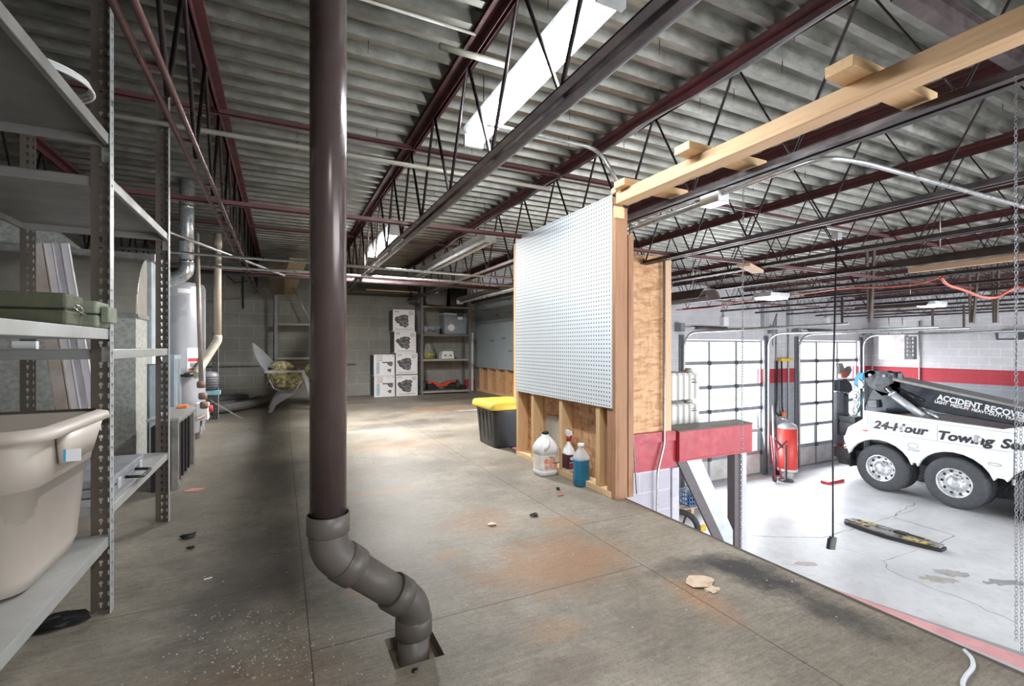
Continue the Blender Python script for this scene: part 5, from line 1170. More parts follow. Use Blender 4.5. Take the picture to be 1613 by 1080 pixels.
# wheels: tyre, dished rim, hub, bolts
TYRE = M('tyre_grey', (.075,.08,.088), .7, 0, (.055,.058,.064), 14); TREAD = M('tread', (.05,.052,.058), .85, 0, (.22,.22,.22), 60, .5, lo=.5, hi=.6)
RIM = M('alloy_rim', (.80,.81,.83), .28, .8, (.68,.7,.73), 7)
def wheel(x, y, dual=True, side=-1):
    c = (x, y, WZ); s = 1
    b = MB(); b.lathe([(.30, .012), (.36, 0), (.45, .004), (.50, .02), (.517, .045)], c, 48, 'x', cap=False); ty = b.build('tyre', TYRE, truck)
    b = MB(); b.lathe([(.517, .045), (.525, .08), (.525, .24), (.517, .27), (.30, .29)], c, 48, 'x', cap=False); b.build('tread', TREAD, ty)
    b = MB(); b.lathe([(.302, .010), (.290, .0), (.278, .012), (.272, .06), (.255, .10), (.215, .115), (.15, .105), (.135, .08), (.12, .075), (.115, .03), (.09, .012), (.0, .008)], c, 48, 'x', cap=False); rm = b.build('rim', RIM, truck)
    for k in range(10):
        a = 2*math.pi*k/10
        h = MB(); h.lathe([(.0, .098), (.026, .098), (.028, .108), (.0, .110)], (x, y+.235*math.cos(a), WZ+.235*math.sin(a)), 12, 'x', cap=False); h.build('hand_hole', BLACKP, rm)
        h = MB(); h.lathe([(.016, .06), (.016, .10)], (x, y+.155*math.cos(a+.3), WZ+.155*math.sin(a+.3)), 6, 'x'); h.build('wheel_nut', CHROME, rm)
    if dual:
        b = MB(); b.lathe([(.30, .33), (.50, .335), (.525, .37), (.525, .56), (.50, .59), (.30, .60)], c, 44, 'x'); b.build('inner_tyre', TREAD, truck)
for y in WY: wheel(TX+.02, y)
for y in WY:
    b = MB(); b.lathe([(.25, 1.75), (.50, 1.77), (.525, 1.8), (.525, 2.35), (.50, 2.37), (.25, 2.38)], (TX, y, WZ), 32, 'x'); b.build('tyre', TREAD, truck)
    b = MB(); b.tube([(TX+.1, y, WZ), (TX+2.2, y, WZ)], .07, 10); b.build('axle', TG, truck)
b = MB(); b.lathe([(.25, .05), (.50, .06), (.525, .1), (.525, .3), (.5, .33), (.25, .34)], (TX, -1.4, WZ), 32, 'x'); b.build('tyre', TREAD, truck)
b = MB(); b.lathe([(.25, 2.05), (.50, 2.06), (.525, 2.1), (.525, 2.3), (.5, 2.33), (.25, 2.34)], (TX, -1.4, WZ), 32, 'x'); b.build('tyre', TREAD, truck)
# mud flap, marker lamp, steps
b = MB(); b.box((TX+.02, 6.78, GF+.42), (TX+.6, 6.80, GF+1.1)); b.build('mud_flap', BLACKP, truck)
q = tp(213, 398); b = MB(); b.box((TX-.015, q.y-.05, q.z-.015), (TX-.001, q.y+.05, q.z+.02)); b.build('marker_lamp', M('marker_red', (.7,.04,.03), .3), truck, bevel=.004)
for (cx, cy, w_, h_) in ((465, 478, .20, .11), (900, 578, .20, .05), (468, 502, .22, .03)):
    q = tp(cx, cy); b = MB(); b.tube([q+Vector((-.004, w_/2*math.cos(a), h_/2*math.sin(a))) for a in [2*math.pi*k/16 for k in range(16)]], .006, 5, closed=True); b.build('fender_marker', M('chrome_grey', (.5,.52,.56), .3, .5), truck)
# lettering on the side
def side_text(s, c0, c1, size, mat, X, shear, off, fit_c=None, par=truck):
    p = tp(*c0, X); q = tp(*c1, X); d = q-p
    return text(s, p+Vector((-.004, 0, 0)), size, mat, par, xdir=d, updir=(0, 0, 1), shear=shear, offset=off, extrude=.001, fit=(tp(*fit_c, X)-p).length if fit_c else None)
side_text('24-Hour', (255, 382), (555, 424), .25, INK, TX, .25, .010, (552, 424))
side_text('Towing', (592, 440), (895, 480), .25, INK, TX, .25, .010, (893, 480))
side_text('Service', (930, 487), (1230, 527), .25, INK, TX, .25, .010, (1270, 535))
for cx, cy in ((408, 384), (806, 442)):     # round latches standing over the lettering
    q = tp(cx, cy); b = MB(); b.lathe([(.075, -.012), (.07, -.02), (.045, -.024), (.04, -.016), (.0, -.016)], (TX, q.y, q.z), 20, 'x', cap=False); b.lathe([(.075, -.012), (.075, 0)], (TX, q.y, q.z), 20, 'x', cap=False); l_ = b.build('paddle_latch', RIM, truck)
    b = MB(); b.box((TX-.032, q.y-.014, q.z-.05), (TX-.0245, q.y+.014, q.z+.05)); b.build('latch_bar', CHROME, l_)
# boom
BX = 13.0
def bp(cx, cy): return tp(cx, cy, BX)
b = MB(); b.prism([bp(345, 120), bp(500, 150), bp(1056, 285), bp(1300, 345), bp(1300, 460), bp(1056, 378), bp(600, 300), bp(380, 235), bp(325, 170)], (.62, 0, 0)); boom = b.build('boom', TB, truck, bevel=.02)
b = MB(); b.prism([bp(360, 118)+Vector((-.02,0,.0)), bp(1056, 272)+Vector((-.02,0,0)), bp(1056, 284)+Vector((-.02,0,0)), bp(360, 132)+Vector((-.02,0,0))], (.66, 0, 0)); b.build('boom_top_rail', M('boom_rail', (.30,.29,.27), .5, .3), boom)
WI = M('white_ink', (.88,.88,.88), .5)
side_text('ACCIDENT RECOVERY', (594, 232), (1040, 333), .17, WI, BX, 0, .006, (1120, 349), boom)
side_text('LIGHT', (580, 249), (650, 264), .085, WI, BX, 0, .003, (646, 264), boom)
side_text('MEDIUM', (664, 268), (758, 289), .085, WI, BX, 0, .003, (758, 289), boom)
side_text('HEAVY-DUTY TRANSPORT', (776, 292), (1040, 352), .085, WI, BX, 0, .003, (1125, 372), boom)
for cx, cy in ((656, 261), (767, 285)):
    q = bp(cx, cy); b = MB(); b.lathe([(.016, -.006), (.016, -.001)], (BX, q.y, q.z+.02), 10, 'x'); b.build('red_dot', M('marker_red', (.7,.04,.03), .3), boom)
# boom head: pulleys, side plates, guide
b = MB(); b.prism([bp(205, 90), bp(240, 75), bp(330, 88), bp(400, 128), bp(400, 200), bp(300, 215), bp(215, 150)], (.06, 0, 0)); b.build('head_plate', TG, truck, bevel=.01)
b = MB(); b.prism([bp(205, 90)+Vector((.55,0,0)), bp(330, 88)+Vector((.55,0,0)), bp(400, 200)+Vector((.55,0,0)), bp(215, 150)+Vector((.55,0,0))], (.06, 0, 0)); b.build('head_plate', TG, truck)
q0 = bp(240, 102); q1 = bp(315, 107)
for i, (q, rr_) in enumerate(((q0, .13), (q1, .12))):
    b = MB(); b.lathe([(rr_, -.10), (rr_, -.07), (rr_*.6, -.06), (rr_*.6, .10), (rr_, .11), (rr_, .14)], (BX+.1, q.y, q.z), 24, 'x'); pu = b.build('pulley', TB, truck)
    b = MB(); b.lathe([(.035, -.14), (.035, .16)], (BX+.1, q.y, q.z), 14, 'x'); b.build('pulley_pin', M('pin_steel', (.25,.26,.28), .35, .6), pu)
for cx in (350, 397):
    q = bp(cx, 110); b = MB(); b.prism([bp(cx-16, 128), bp(cx-11, 92), bp(cx+11, 92), bp(cx+14, 132)], (.04, 0, 0)); b.build('horn', M('horn_grey', (.16,.17,.19), .4, .2), truck, bevel=.006)
# blue guard at the head
b = MB(); b.prism([bp(180, 88), bp(165, 110), bp(155, 150), bp(160, 168), bp(185, 165), bp(205, 130), bp(208, 92)], (-.05, 0, 0)); b.build('blue_guard', M('sky_blue_plastic', (.05,.42,.78), .35), truck, bevel=.008)
# knuckle: big angular arm from the deck to the boom
b = MB(); b.prism([bp(270, 150), bp(330, 140), bp(420, 250), bp(470, 300), bp(300, 310), bp(215, 300), bp(205, 262), bp(235, 200)], (.55, 0, 0)); b.build('knuckle_arm', TB, truck, bevel=.02)
b = MB(); b.prism([bp(238, 236), bp(285, 234), bp(290, 275), bp(240, 275)], (-.12, 0, 0)); b.build('pin_block', M('horn_grey', (.16,.17,.19), .4, .2), truck, bevel=.01)
# hydraulic cylinders
for X, w0, r0 in ((BX-.16, 0, .078), (BX+.30, 0, .078)):
    p, q = tp(352, 200, X), tp(520, 325, X); b = MB(); b.tube([p, q], r0, 18); cy_ = b.build('hydraulic_cylinder', M('satin_cylinder', (.60,.62,.65), .3, .3, (.50,.52,.55), 3), truck)
    b = MB(); b.tube([tp(326, 172, X), p], .032, 14); b.build('piston_rod', CHROME, cy_)
    b = MB(); d = (q-p).normalized(); b.tube([p-d*.01, p+d*.05], .09, 18); b.build('gland', SHINY, cy_)
p, q = tp(530, 290, BX-.05), tp(600, 335, BX-.05); b = MB(); b.tube([p, q], .05, 14); b.build('hydraulic_cylinder', SHINY, truck)
b = MB(); b.tube(bend([tp(440, 200, BX-.02), tp(520, 240, BX-.02)], .02), .03, 8); b.tube(bend([tp(385, 170, BX-.02), tp(490, 225, BX-.02), tp(520, 242, BX-.02)], .02), .015, 8); b.build('hydraulic_hose', BLACKP, truck)
for (p, q) in (((440, 205), (470, 222)), ((520, 236), (500, 228))):
    b = MB(); b.beam(tp(*p, BX-.03), tp(*q, BX-.03), .01, .015); b.build('bright_clip', CHROME, truck)
# tow hooks and chains hanging at the rear
for i, (cx, cy) in enumerate(((160, 180), (165, 215), (160, 250), (158, 290))):
    q = tp(cx, cy, BX-.1); b = MB(); b.tube([q+Vector((0, .05*math.cos(a), .10*math.sin(a))) for a in [2*math.pi*k/12 for k in range(12)]], .024, 6, closed=True); b.build('tow_link', RIM, truck)
b = MB(); b.tube([tp(205, 190, BX-.1), tp(195, 240, BX-.1), tp(175, 300, BX-.1)], .02, 6); b.build('wire_rope', M('teal_rope', (.08,.25,.22)), truck)
b = MB(); b.prism([tp(185, 120, BX), tp(215, 150, BX), tp(205, 175, BX), tp(182, 165, BX)], (-.08, 0, 0)); b.build('snatch_block', RIM, truck, bevel=.01)
# upright wheel lift at the tail
UX = 13.0
def up_(cx, cy): return onY(1300+cx/3.374, 560+cy/3.374, 7.3)
U = up_
b = MB(); b.prism([U(62, 195), U(100, 197), U(100, 480), U(62, 475)], (0, .10, 0)); b.build('lift_mast', M('mast_slate', (.16,.17,.20), .4, .2, (.20,.21,.24), 3), truck, bevel=.01)
b = MB(); b.prism([U(100, 195), U(125, 200), U(125, 300), U(150, 345), U(140, 385), U(120, 420), U(100, 425)], (0, .22, 0)); b.build('lift_mast_side', TB, truck, bevel=.008)
b = MB(); b.prism([U(80, 130), U(112, 120), U(140, 150), U(150, 180), U(128, 200), U(80, 190)], (0, .2, 0)); b.build('lift_head', TB, truck, bevel=.015)
b = MB(); b.prism([U(72, 44), U(92, 40), U(110, 85), U(100, 100), U(80, 98)], (0, .08, 0)); b.prism([U(112, 72), U(135, 55), U(143, 78), U(125, 110), U(108, 110)], (0, .08, 0)); b.build('lift_fork', M('fork_grey', (.25,.24,.24), .5, .2), truck, bevel=.006)
b = MB(); b.prism([U(80, 88), U(110, 85), U(112, 118), U(84, 118)], (0, -.03, 0)); b.build('red_tape', M('tape_red', (.75,.16,.10), .5), truck)
b = MB(); b.beam(U(60, 343), U(100, 343), .05, .05); b.beam(U(100, 340), U(135, 365), .06, .06); b.build('lift_pin', TG, truck)
q = tp(190, 370, 12.9); b = MB(); b.tube(bend([tp(140, 385, 12.8), tp(175, 368, 12.8), tp(205, 372, 12.8), tp(215, 385, 12.8)], .03), .025, 8); b.build('grab_handle', TG, truck)
b = MB(); b.box((12.75, 6.5, GF+.55), (13.0, 7.3, GF+.80)); b.build('lift_boom', TG, truck)
b = MB(); b.prism([U(58, 475), U(88, 470), U(120, 478), U(100, 505), U(62, 505)], (0, -.2, 0)); b.build('red_bracket', M('lift_red', (.65,.03,.03), .4), truck, bevel=.01)
b = MB(); b.prism([U(60, 508), U(125, 512), U(128, 575), U(70, 570)], (0, -.25, 0)); b.build('dolly_block', TG, truck, bevel=.01)
b = MB(); b.box((11.95, 6.95, GF+.001), (12.6, 7.15, GF+.06)); b.build('red_foot', M('lift_red', (.65,.03,.03), .4), truck, bevel=.01)
b = MB(); b.box((12.85, 6.4, -1.3), (13.6, 7.2, -1.05)); b.box((12.95, 6.9, -1.4), (13.3, 7.3, -.9)); b.build('tail_frame', TG, truck)

# ================================================================ GARAGE FLOOR THINGS
# striped plough edge lying on the floor
q0 = onZ(1333, 822, GF); q1 = onZ(1488, 868, GF)
r = thing('plow_blade_guard', 'long worn black and yellow steel plate lying on the pale garage floor', 'steel plate', (q0+q1)/2)
d = (q1-q0); Ln = d.length; d.normalize(); sd = Vector((-d.y, d.x, 0)); 
YB = M('worn_yellow_black', (.70,.48,.06), .6, 0, (.05,.045,.04), 9, .1, lo=.46, hi=.52); PLT = M('worn_plate', (.42,.41,.40), .5, .2, (.14,.13,.13), 8, .1); BLK = M('black_edge', (.03,.03,.035), .45)
def pl(t, s, z): return q0+d*(t*Ln)+sd*s+Vector((0, 0, z))
shape = [(0, -.08), (.04, -.15), (.25, -.22), (.5, -.24), (.75, -.19), (1.0, -.10), (1.0, .08), (.75, .14), (.45, .17), (.2, .15), (.03, .10)]
b = MB(); b.prism([pl(t, s*1.1, .002) for t, s in shape], (0, 0, .05)); b.build('lower_plate', BLK, r, bevel=.008)
b = MB(); b.prism([pl(.02+t*.96, s*.92, .0525) for t, s in shape], (0, 0, .035)); b.build('upper_plate', PLT, r, bevel=.006)
b = MB()
for t0, t1, s0, s1 in ((.03, .30, -.16, -.10), (.62, .95, -.19, -.11), (.12, .34, .02, .08), (.66, .86, .03, .08)):
    b = MB(); b.prism([pl(t0, s0, .088), pl(t1, s0-.01, .088), pl(t1, s1, .088), pl(t0, s1, .088)], (0, 0, .012)); b.build('yellow_strip', YB, r, bevel=.003)
for t in (.42, .60):
    b = MB(); b.prism([pl(t-.07, -.06, .088), pl(t+.06, -.07, .088), pl(t+.06, .06, .088), pl(t-.05, .06, .088)], (0, 0, .03)); b.build('raised_block', BLK if t > .5 else PLT, r, bevel=.005)
# cracks and joints in the floor
CRK = M('crack_dark', (.16,.15,.15), .9)
def crack(pxs, w_=.012, jag=.02, seed=1):
    rnd = random.Random(seed); pts = [onZ(*p, GF+.0005) for p in pxs]; P = []
    for i in range(len(pts)-1):
        n = max(3, int((pts[i+1]-pts[i]).length/.12))
        for k in range(n): P.append(pts[i].lerp(pts[i+1], k/n)+Vector((rnd.uniform(-jag, jag), rnd.uniform(-jag, jag), 0)))
    P.append(pts[-1]); b = MB(); vs = []
    for i, p in enumerate(P):
        d = (P[min(i+1, len(P)-1)]-P[max(i-1, 0)]).normalized(); s = Vector((-d.y, d.x, 0))*w_*rnd.uniform(.3, .8); vs += [p+s, p-s]
    b.add(vs, [(2*i, 2*i+2, 2*i+3, 2*i+1) for i in range(len(P)-1)]); tag(b.build('floor_crack', CRK), kind='structure'); bpy.data.objects[-1] if False else None
for i, (pxs, w_, jg) in enumerate((([(1185, 843), (1215, 845), (1295, 847), (1345, 832)], .012, .015), ([(1345, 832), (1400, 815), (1440, 803)], .007, .004), ([(1407, 814), (1415, 806), (1438, 795), (1440, 792)], .012, .03),
        ([(1408, 815), (1460, 830), (1503, 843)], .016, .012), ([(1503, 843), (1478, 856)], .014, .01), ([(1445, 866), (1392, 883)], .006, .003), ([(1392, 883), (1402, 898), (1440, 915), (1520, 945), (1600, 980)], .008, .03),
        ([(1392, 883), (1322, 860)], .004, .003), ([(1190, 770), (1240, 785), (1290, 810), (1330, 830)], .007, .02), ([(1235, 722+30), (1300, 748), (1345, 760)], .006, .003))):
    crack(pxs, w_, jg, i)
for i, (px, py, sx, sy, c) in enumerate(((1480, 912, .22, .06, (.45,.42,.38)), (1498, 902, .22, .035, (.42,.40,.40)), (1592, 918, .28, .16, (.30,.31,.33)), (1270, 888, .16, .05, (.55,.47,.46)))):
    q = onZ(px, py, GF+.0004); rnd = random.Random(i+30); b = MB(); n = 22
    b.add([(q.x+sx*math.cos(2*math.pi*k/n)*rnd.uniform(.7, 1.15)-sy*math.sin(2*math.pi*k/n), q.y+sx*math.sin(2*math.pi*k/n)*rnd.uniform(.5, .8)-.3*sx*math.cos(2*math.pi*k/n), q.z) for k in range(n)], [tuple(range(n))])
    tag(b.build('floor_patch', M('patch_%d' % i, c, .6)), kind='structure')
# red tank beside the pillar
q = onZ(1251, 750, GF); q.y = min(q.y, 7.75)
q = Vector((11.66, 7.80, GF))
r = thing('air_tank', 'tall red compressed air tank standing by the pillar between the doors', 'air tank', q)
RT = M('tank_red', (.68,.06,.045), .4, 0, (.60,.05,.04), 5)
b = MB(); b.lathe([(.20, .20), (.225, .24), (.225, 1.27)], q, 36, cap=True); b.build('red_shell', RT, r)
b = MB(); b.lathe([(.225, 1.272), (.21, 1.34), (.12, 1.40), (.0, 1.42)], q, 32, cap=False); b.build('grey_dome', M('dome_grey', (.45,.46,.47), .4, .2), r)
b = MB(); b.lathe([(.227, .18), (.23, .21), (.227, .245)], q, 32); b.build('bottom_band', FIXW, r)
b = MB(); b.lathe([(.14, 0), (.14, .19)], q, 20); b.build('pedestal', M('worn_white', (.62,.60,.56), .6, 0, (.40,.37,.32), 12), r)
b = MB(); b.tube(arc(q+Vector((.05, 0, 1.42)), .07, 0, math.pi, 8, (1,0,0), (0,0,1)), .012, 6); b.tube([q+Vector((-.05,0,1.40)), q+Vector((-.05,0,1.50)), q+Vector((-.2,0,1.52))], .014, 6); b.build('valve', CONDUIT, r)
# tools leaning at the pillar
def on_w(px, py, y=8.05): return onY(px, py, y)
PF = M('tool_red', (.42,.03,.05), .45)
def stick(name, label, cat, p, q, rad, mat, extra=None):
    r = thing(name, label, cat, (q.x, q.y, GF)); b = MB(); b.tube([p, q], rad, 8); b.build('shaft', mat, r)
    if extra: extra(r)
    return r
p = on_w(1217, 637, 8.1); q = onY(1222, 745, 7.7); q.z = GF+.03
def blade(r):
    b = MB(); b.prism([q+Vector((-.30, -.05, .38)), q+Vector((-.18, -.05, .42)), q+Vector((-.06, -.08, .05)), q+Vector((-.12, -.1, -.02)), q+Vector((-.22, -.08, .02))], (0, .01, 0)); b.build('blade', TG, r, bevel=.003)
stick('shovel', 'pale handled shovel leaning against the pillar between the doors', 'shovel', p, q+Vector((-.05, 0, .05)), .022, M('pale_handle', (.62,.62,.60)), blade)
for i, (a, c, lab) in enumerate((((1215, 685), (1221, 742), 'left red handled jack bar leaning at the pillar'), ((1219, 690), (1231, 740), 'right red handled jack bar leaning at the pillar'))):
    pa = onY(*a, 7.9); pc = onY(*c, 7.6); pc.z = GF+.10
    stick('jack_bar', lab, 'jack handle', pa, pc, .022, PF)
r = thing('floor_jack', 'low red floor jack lying at the foot of the pillar', 'floor jack', (11.0, 7.5, GF))
q = onZ(1222, 747, GF)
b = MB(); b.beam((q.x, q.y, GF+.07), (q.x+.55, q.y-.05, GF+.13), .10, .09); b.build('jack_body', M('jack_red', (.45,.03,.05), .4, 0, (.25,.03,.04), 8), r, bevel=.01)
for dx in (.02, .5):
    b = MB(); b.lathe([(.045, -.07), (.045, .07)], (q.x+dx, q.y-.02, GF+.046), 12, 'y'); b.build('caster', DARKSTEEL, r)
r = thing('black_stand', 'dark steel stand with round base between the jack and the red tank', 'stand', (11.33, 7.75, GF))
b = MB(); b.lathe([(.17, 0), (.17, .035), (.03, .05), (.025, .9), (.0, .92)], (11.33, 7.62, GF), 20, cap=False); b.build('pole_and_base', TG, r); b = MB(); b.beam((11.12, 7.7, GF+.78), (11.45, 7.68, GF+.98), .03, .03); b.beam((11.1, 7.75, GF+1.05), (11.4, 7.75, GF+.8), .02, .05); b.build('arm', TG, r)
# yellow bracket with black hoses on the pillar
q = onY(1234, 566, 8.2)
r = thing('hose_bracket', 'yellow hose bracket on the pillar with black hoses hanging from it', 'hose bracket', q)
b = MB(); b.box(q+Vector((-.24, -.12, -.04)), q+Vector((.24, .03, .04))); b.build('yellow_bar', M('yellow_bar', (.80,.50,.03), .5), r, bevel=.015)
e1 = onY(1223, 650, 8.2); e2 = onY(1233, 650, 8.18)
b = MB(); b.tube(bend([onY(1224, 568, 8.18), onY(1224, 630, 8.18), onY(1222, 650, 8.18), onY(1229, 656, 8.18), onY(1233, 648, 8.18)], .1), .022, 6); b.build('hose', BLACKP, r)
b = MB(); b.tube([onY(1231, 568, 8.16), onY(1232, 640, 8.16), onY(1233, 648, 8.16)], .022, 6); b.build('hose', BLACKP, r)
b = MB(); b.lathe([(.05, -.08), (.055, .05)], onY(1234, 651, 8.14), 10); b.build('orange_plug', ORANGE, r)
for px, lab in ((1224, 'left of the thin pipes up the pillar between the doors'), (1243, 'thicker pipe running up the pillar beside the right door'), (1221, 'thin bent pipe high on the pillar')):
    x = onY(px, 600, 8.2).x
    z0, z1 = (GF+1.2, 1.65)
    conduit(lab, [(x, 8.22, z0), (x, 8.22, z1)] if px != 1221 else [(x-.05, 8.22, .9), (x-.05, 8.22, 1.4), (x+.12, 8.22, 1.75)], .022 if px == 1243 else .016, M('painted_conduit', (.40,.40,.43), .5))
for px, w_ in ((1205, .2), (1243.5, .14)):
    x = onY(px, 480, 8.2).x; tag(MB().box((x-w_/2, 8.15, DT+.30), (x+w_/2, DW-.001, 2.3)).build('trim_12', M('column_grey', (.45,.45,.48), .5)), kind='structure')
# chests on the wall above the doors
for px, lab in ((1141, 'white switch box above the left garage door'), (1302, 'white switch box above the right garage door')):
    q = onY(px, 506, 8.2); r = thing('switch_box', lab, 'switch box', (q.x, 8.24, q.z)); b = MB(); b.box((q.x-.09, 8.14, q.z-.11), (q.x+.09, 8.249, q.z+.11)); b.build('box_body', WHITE, r, bevel=.005)
    b = MB(); b.tube(bend([(q.x-.02, 8.2, q.z+.11), (q.x-.02, 8.2, q.z+.42), (q.x+.4, 8.2, q.z+.62)], .1), .014, 6); b.build('conduit', CONDUIT, r)
# unit heater on the right wall
a = onX(1384, 527, 15.2); c = onX(1425, 566, 15.2)
r = thing('wall_heater', 'pinkish white box heater with dark grille hanging by the right wall', 'heater', (15.5, a.y, c.z))
b = MB(); b.box((15.2, c.y+.0, c.z), (15.40, a.y, a.z)); b.build('cabinet', M('pinkish_white', (.78,.68,.70), .5), r, bevel=.01)
gq = onX(1440, 566, 15.2)
b = MB(); b.box((15.21, gq.y+.02, c.z+.01), (15.38, c.y-.001, a.z-.06)); gr = b.build('grille', M('grille_grey', (.20,.19,.20)), r)
b = MB()
for i in range(5):
    for k in range(3): 
        y = c.y-.02-(c.y-gq.y-.05)*(k+1)/3.6; b.box((15.196, y-.05, c.z+.10+i*.11), (15.2085, y+.02, c.z+.155+i*.11))
b.build('grille_slot', M('slot_light', (.55,.55,.58)), gr)
b = MB(); b.tube([(15.3, a.y-.2, a.z), (15.3, a.y-.2, 1.7)], .012, 6); b.tube([(15.3, c.y+.1, a.z), (15.3, c.y+.1, 1.7)], .012, 6); b.build('hanger_rod', CONDUIT, r)
q = onX(1588, 528, 16.0); r = thing('flood_lamp', 'grey flood lamp high on the right wall above the truck', 'wall lamp', q)
b = MB(); b.prism([(q.x+.0, q.y-.22, q.z-.11), (q.x+.0, q.y+.22, q.z-.11), (q.x+.0, q.y+.25, q.z+.11), (q.x, q.y-.25, q.z+.11)], (.16, 0, 0)); b.build('housing', TG, r, bevel=.01)
b = MB(); b.box((q.x-.006, q.y-.17, q.z-.07), (q.x-.001, q.y+.17, q.z+.07)); b.build('lens', M('lens_grey', (.5,.52,.55), .2), r)
x = onX(1447, 560, 16.1); conduit('vertical conduit down the right wall through the red band', [(16.14, x.y, 1.6), (16.14, x.y, -.6)], .02, CONDUIT)
x = onX(1373, 560, 16.1); conduit('second conduit down the right wall, close to the corner', [(16.14, x.y-.0, 1.2), (16.14, x.y, -.3)], .02, M('painted_conduit', (.40,.40,.43), .5))
# long tube heaters and hanging brackets under the joists
TRF = M('trough_brown', (.17,.13,.11), .45, .4, (.10,.08,.07), 5); WDE = wood_mat('long_board', (.52,.34,.21), (.64,.45,.30), 1)
a = onY(1418, 412, 3.6); 
q0 = onZ(1415, 418, 1.55); q1 = Vector((q0.x+.2, q0.y-3.5, 1.55))
q0 = onX(1415, 418, 7.0); 
def trough(label, xa, y0, y1, z, w_=.30, h_=.08):
    r = thing('tube_heater', label, 'heater', (xa, (y0+y1)/2, z)); b = MB()
    b.prism([(xa-w_/2, y0, z), (xa-w_/4, y0, z+h_), (xa+w_/4, y0, z+h_), (xa+w_/2, y0, z), (xa+w_/2-.01, y0, z), (xa+w_/4-.01, y0, z+h_-.01), (xa-w_/4+.01, y0, z+h_-.01), (xa-w_/2+.01, y0, z)], (0, y1-y0, 0)); b.build('reflector', TRF, r)
    b = MB(); b.tube([(xa, y0+.05, z+.035), (xa, y1-.05, z+.035)], .03, 10); b.build('burner_tube', DARKSTEEL, r)
    for yy in (y0+.3, y1-.3):
        b = MB(); b.tube([(xa, yy, z+h_), (xa, yy, DZ)], .005, 5); b.build('hanger', CONDUIT, r)
    return r
q = onZ(1418, 424, 1.60); trough('long brown trough heater at the upper right under the joists', q.x, q.y-3.4, q.y, 1.60)
q = onZ(1432, 430, 1.55); b = MB(); b.box((q.x-.02, q.y-3.0, 1.55), (q.x+.02, q.y, 1.599)); tag(b.build('long_board', WDE, origin=(q.x, q.y-1.5, 1.55)), 'long tan board hung alongside the brown trough heater', 'board')
q = onZ(1118, 470, 1.55); trough('brown trough heater behind the orange chipboard wall, above the left door', q.x, q.y, q.y+2.0, 1.55, .45, .14)
q = onZ(1350, 489, 1.60); trough('distant brown trough heater beside the lamp above the truck', q.x, q.y-1.2, q.y, 1.60, .28, .07)
p_, q = onZ(1172, 417, 1.675), onZ(1194, 428, 1.675); b = MB(); b.beam(p_, q, .11, .03); tag(b.build('hung_board', WDE, origin=q), 'small tan board tucked under the garage joists, left of centre', 'board')
for i, px in enumerate((1371, 1531, 1568)):
    bt = onD(px, 508, 7.0); r = thing('track_hanger', ['left V shaped brown hanger above the right door', 'middle V shaped brown hanger over the truck boom', 'rightmost V shaped brown hanger over the truck boom'][i], 'hanger', bt)
    for s, dx in ((1, -.06), (-1, (.06, .20, .06)[i])):
        b = MB(); b.beam(bt+Vector((.02*s, .02*s, 0)), Vector((bt.x+dx, bt.y+.02*s, 2.334)), .06, .02, (0,1,0)); b.build('strap', TRF, r)
# drooping orange air hose below the joists
OH = M('orange_hose', (.75,.20,.14), .4, 0, (.62,.14,.10), 8)
pts = [onD(1065, 488, 9.4), onD(1120, 485, 9.1), onD(1170, 474, 8.4), onD(1260, 464, 7.5), onD(1330, 453, 6.6), onD(1400, 452, 6.1), onD(1450, 447, 5.8), onD(1481, 436, 5.5)]
tag(MB().tube(bend(pts, .5, 5), .010, 6).build('air_hose', OH, origin=pts[0]), 'thin red air hose looping left under the garage joists', 'hose')
pts = [onD(1482, 437, 5.45), onD(1492, 449, 5.5), onD(1520, 457, 5.5), onD(1545, 468, 5.5), onD(1570, 469, 5.5), onD(1592, 456, 5.4), onD(1605, 451, 5.4), onD(1640, 456, 5.2)]
tag(MB().tube(bend(pts, .3, 5), .015, 8).build('air_hose', OH, origin=pts[0]), 'thick orange air hose drooping in a loop at the right edge', 'hose')
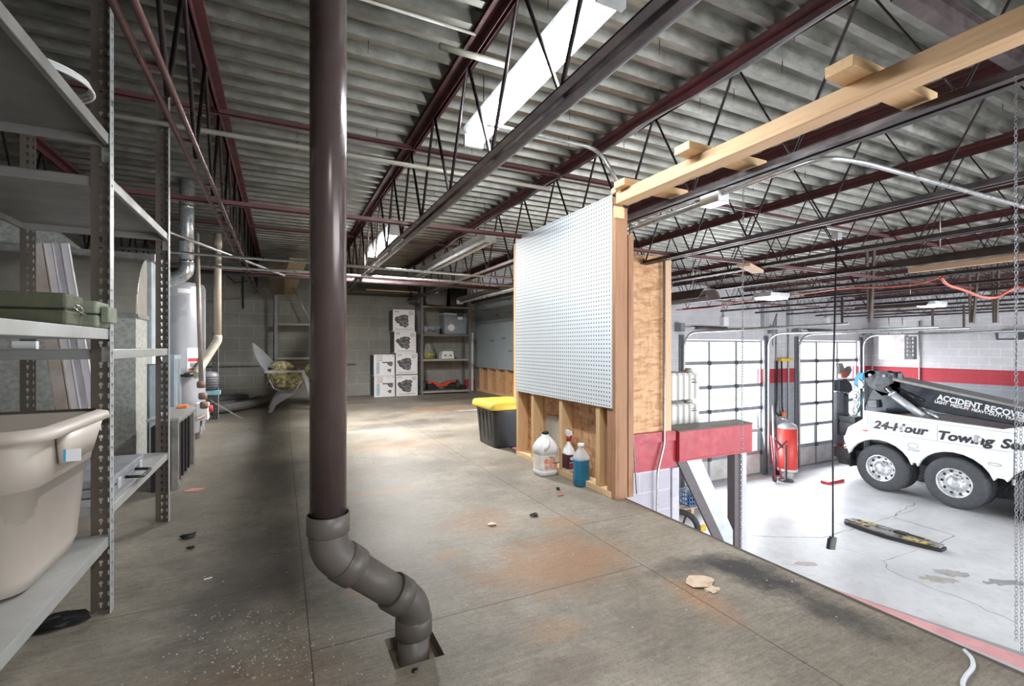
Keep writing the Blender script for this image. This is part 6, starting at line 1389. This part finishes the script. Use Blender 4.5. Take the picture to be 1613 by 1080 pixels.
# crate on a pallet and tyre seen under the ledge
q = onZ(1092, 808, GF)
r = thing('pallet', 'wooden pallet on the garage floor seen under the red ledge', 'pallet', (7.35, 7.3, GF))
PW = wood_mat('pallet_wood', (.50,.36,.24), (.62,.48,.34), 0)
for k in range(6): MB().box((6.9, 6.95+k*.15, GF+.10), (7.95, 7.05+k*.15, GF+.12)).build('deck_board', PW, r)
for k in range(3): MB().box((6.92+k*.47, 6.95, GF), (7.0+k*.47, 7.8, GF+.099)).build('stringer', PW, r)
CR = M('crate_blue', (.16,.30,.58), .5)
r = thing('milk_crate', 'blue plastic crate with lattice sides standing on the pallet', 'crate', (7.5, 7.2, GF+.122))
x0, x1, ya, yb, z0 = 7.40, 7.75, 7.0, 7.35, GF+.1225
b = MB(); b.box((x0, ya, z0), (x1, yb, z0+.02))
for z in (z0+.08, z0+.16, z0+.25):
    for (a, c) in (((x0, ya), (x1, ya+.015)), ((x0, yb-.015), (x1, yb)), ((x0, ya), (x0+.015, yb)), ((x1-.015, ya), (x1, yb))): b.box((a[0], a[1], z), (c[0], c[1], z+.02))
for k in range(6):
    x = x0+(x1-x0-.015)*k/5; b.box((x, ya, z0), (x+.015, ya+.015, z0+.27)); b.box((x0, ya+(yb-ya-.015)*k/5, z0), (x0+.015, ya+(yb-ya-.015)*k/5+.015, z0+.27))
b.build('crate_body', CR, r)
for k in range(4): MB().lathe([(.03, 0), (.03, .2), (.012, .25), (.012, .3)], (x0+.06+.08*k, ya+.1, z0+.021), 10).build('bottle', M('dark_bottle', (.02,.03,.04), .2), r)
r = thing('grey_sack', 'silvery wrapped bundle behind the blue crate', 'bundle', (7.1, 7.4, GF+.122)); cushion((7.12, 7.45, GF+.455), (.24, .25, .29), 9).build('bundle_body', M('silver_wrap', (.42,.44,.47), .35, .4, (.2,.21,.23), 9), r)
q = onZ(1086, 826, GF)
r = thing('spare_tyre', 'black motorcycle tyre with yellow piece leaning below the red ledge', 'tyre', (6.2, 6.3, GF))
c = onY(1074, 812, 5.9); c.z = GF+.31
b = MB(); b.tube(arc(c, .26, 0, 2*math.pi, 28, (.6, -.75, 0), (0, 0, 1))[:-1], .05, 8, closed=True); b.build('tyre_ring', RUBBER, r)
b = MB(); 
for k in range(5): a_ = 2*math.pi*k/5; b.tube([c, c+(Vector((.6,-.75,0))*math.cos(a_)+Vector((0,0,1))*math.sin(a_))*.22], .018, 6)
b.build('spokes', DARKSTEEL, r)
b = MB(); b.box(c+Vector((.22, -.2, -.05)), c+Vector((.36, -.12, .06))); b.build('yellow_piece', M('yellow_bar', (.80,.50,.03), .5), r, bevel=.02)
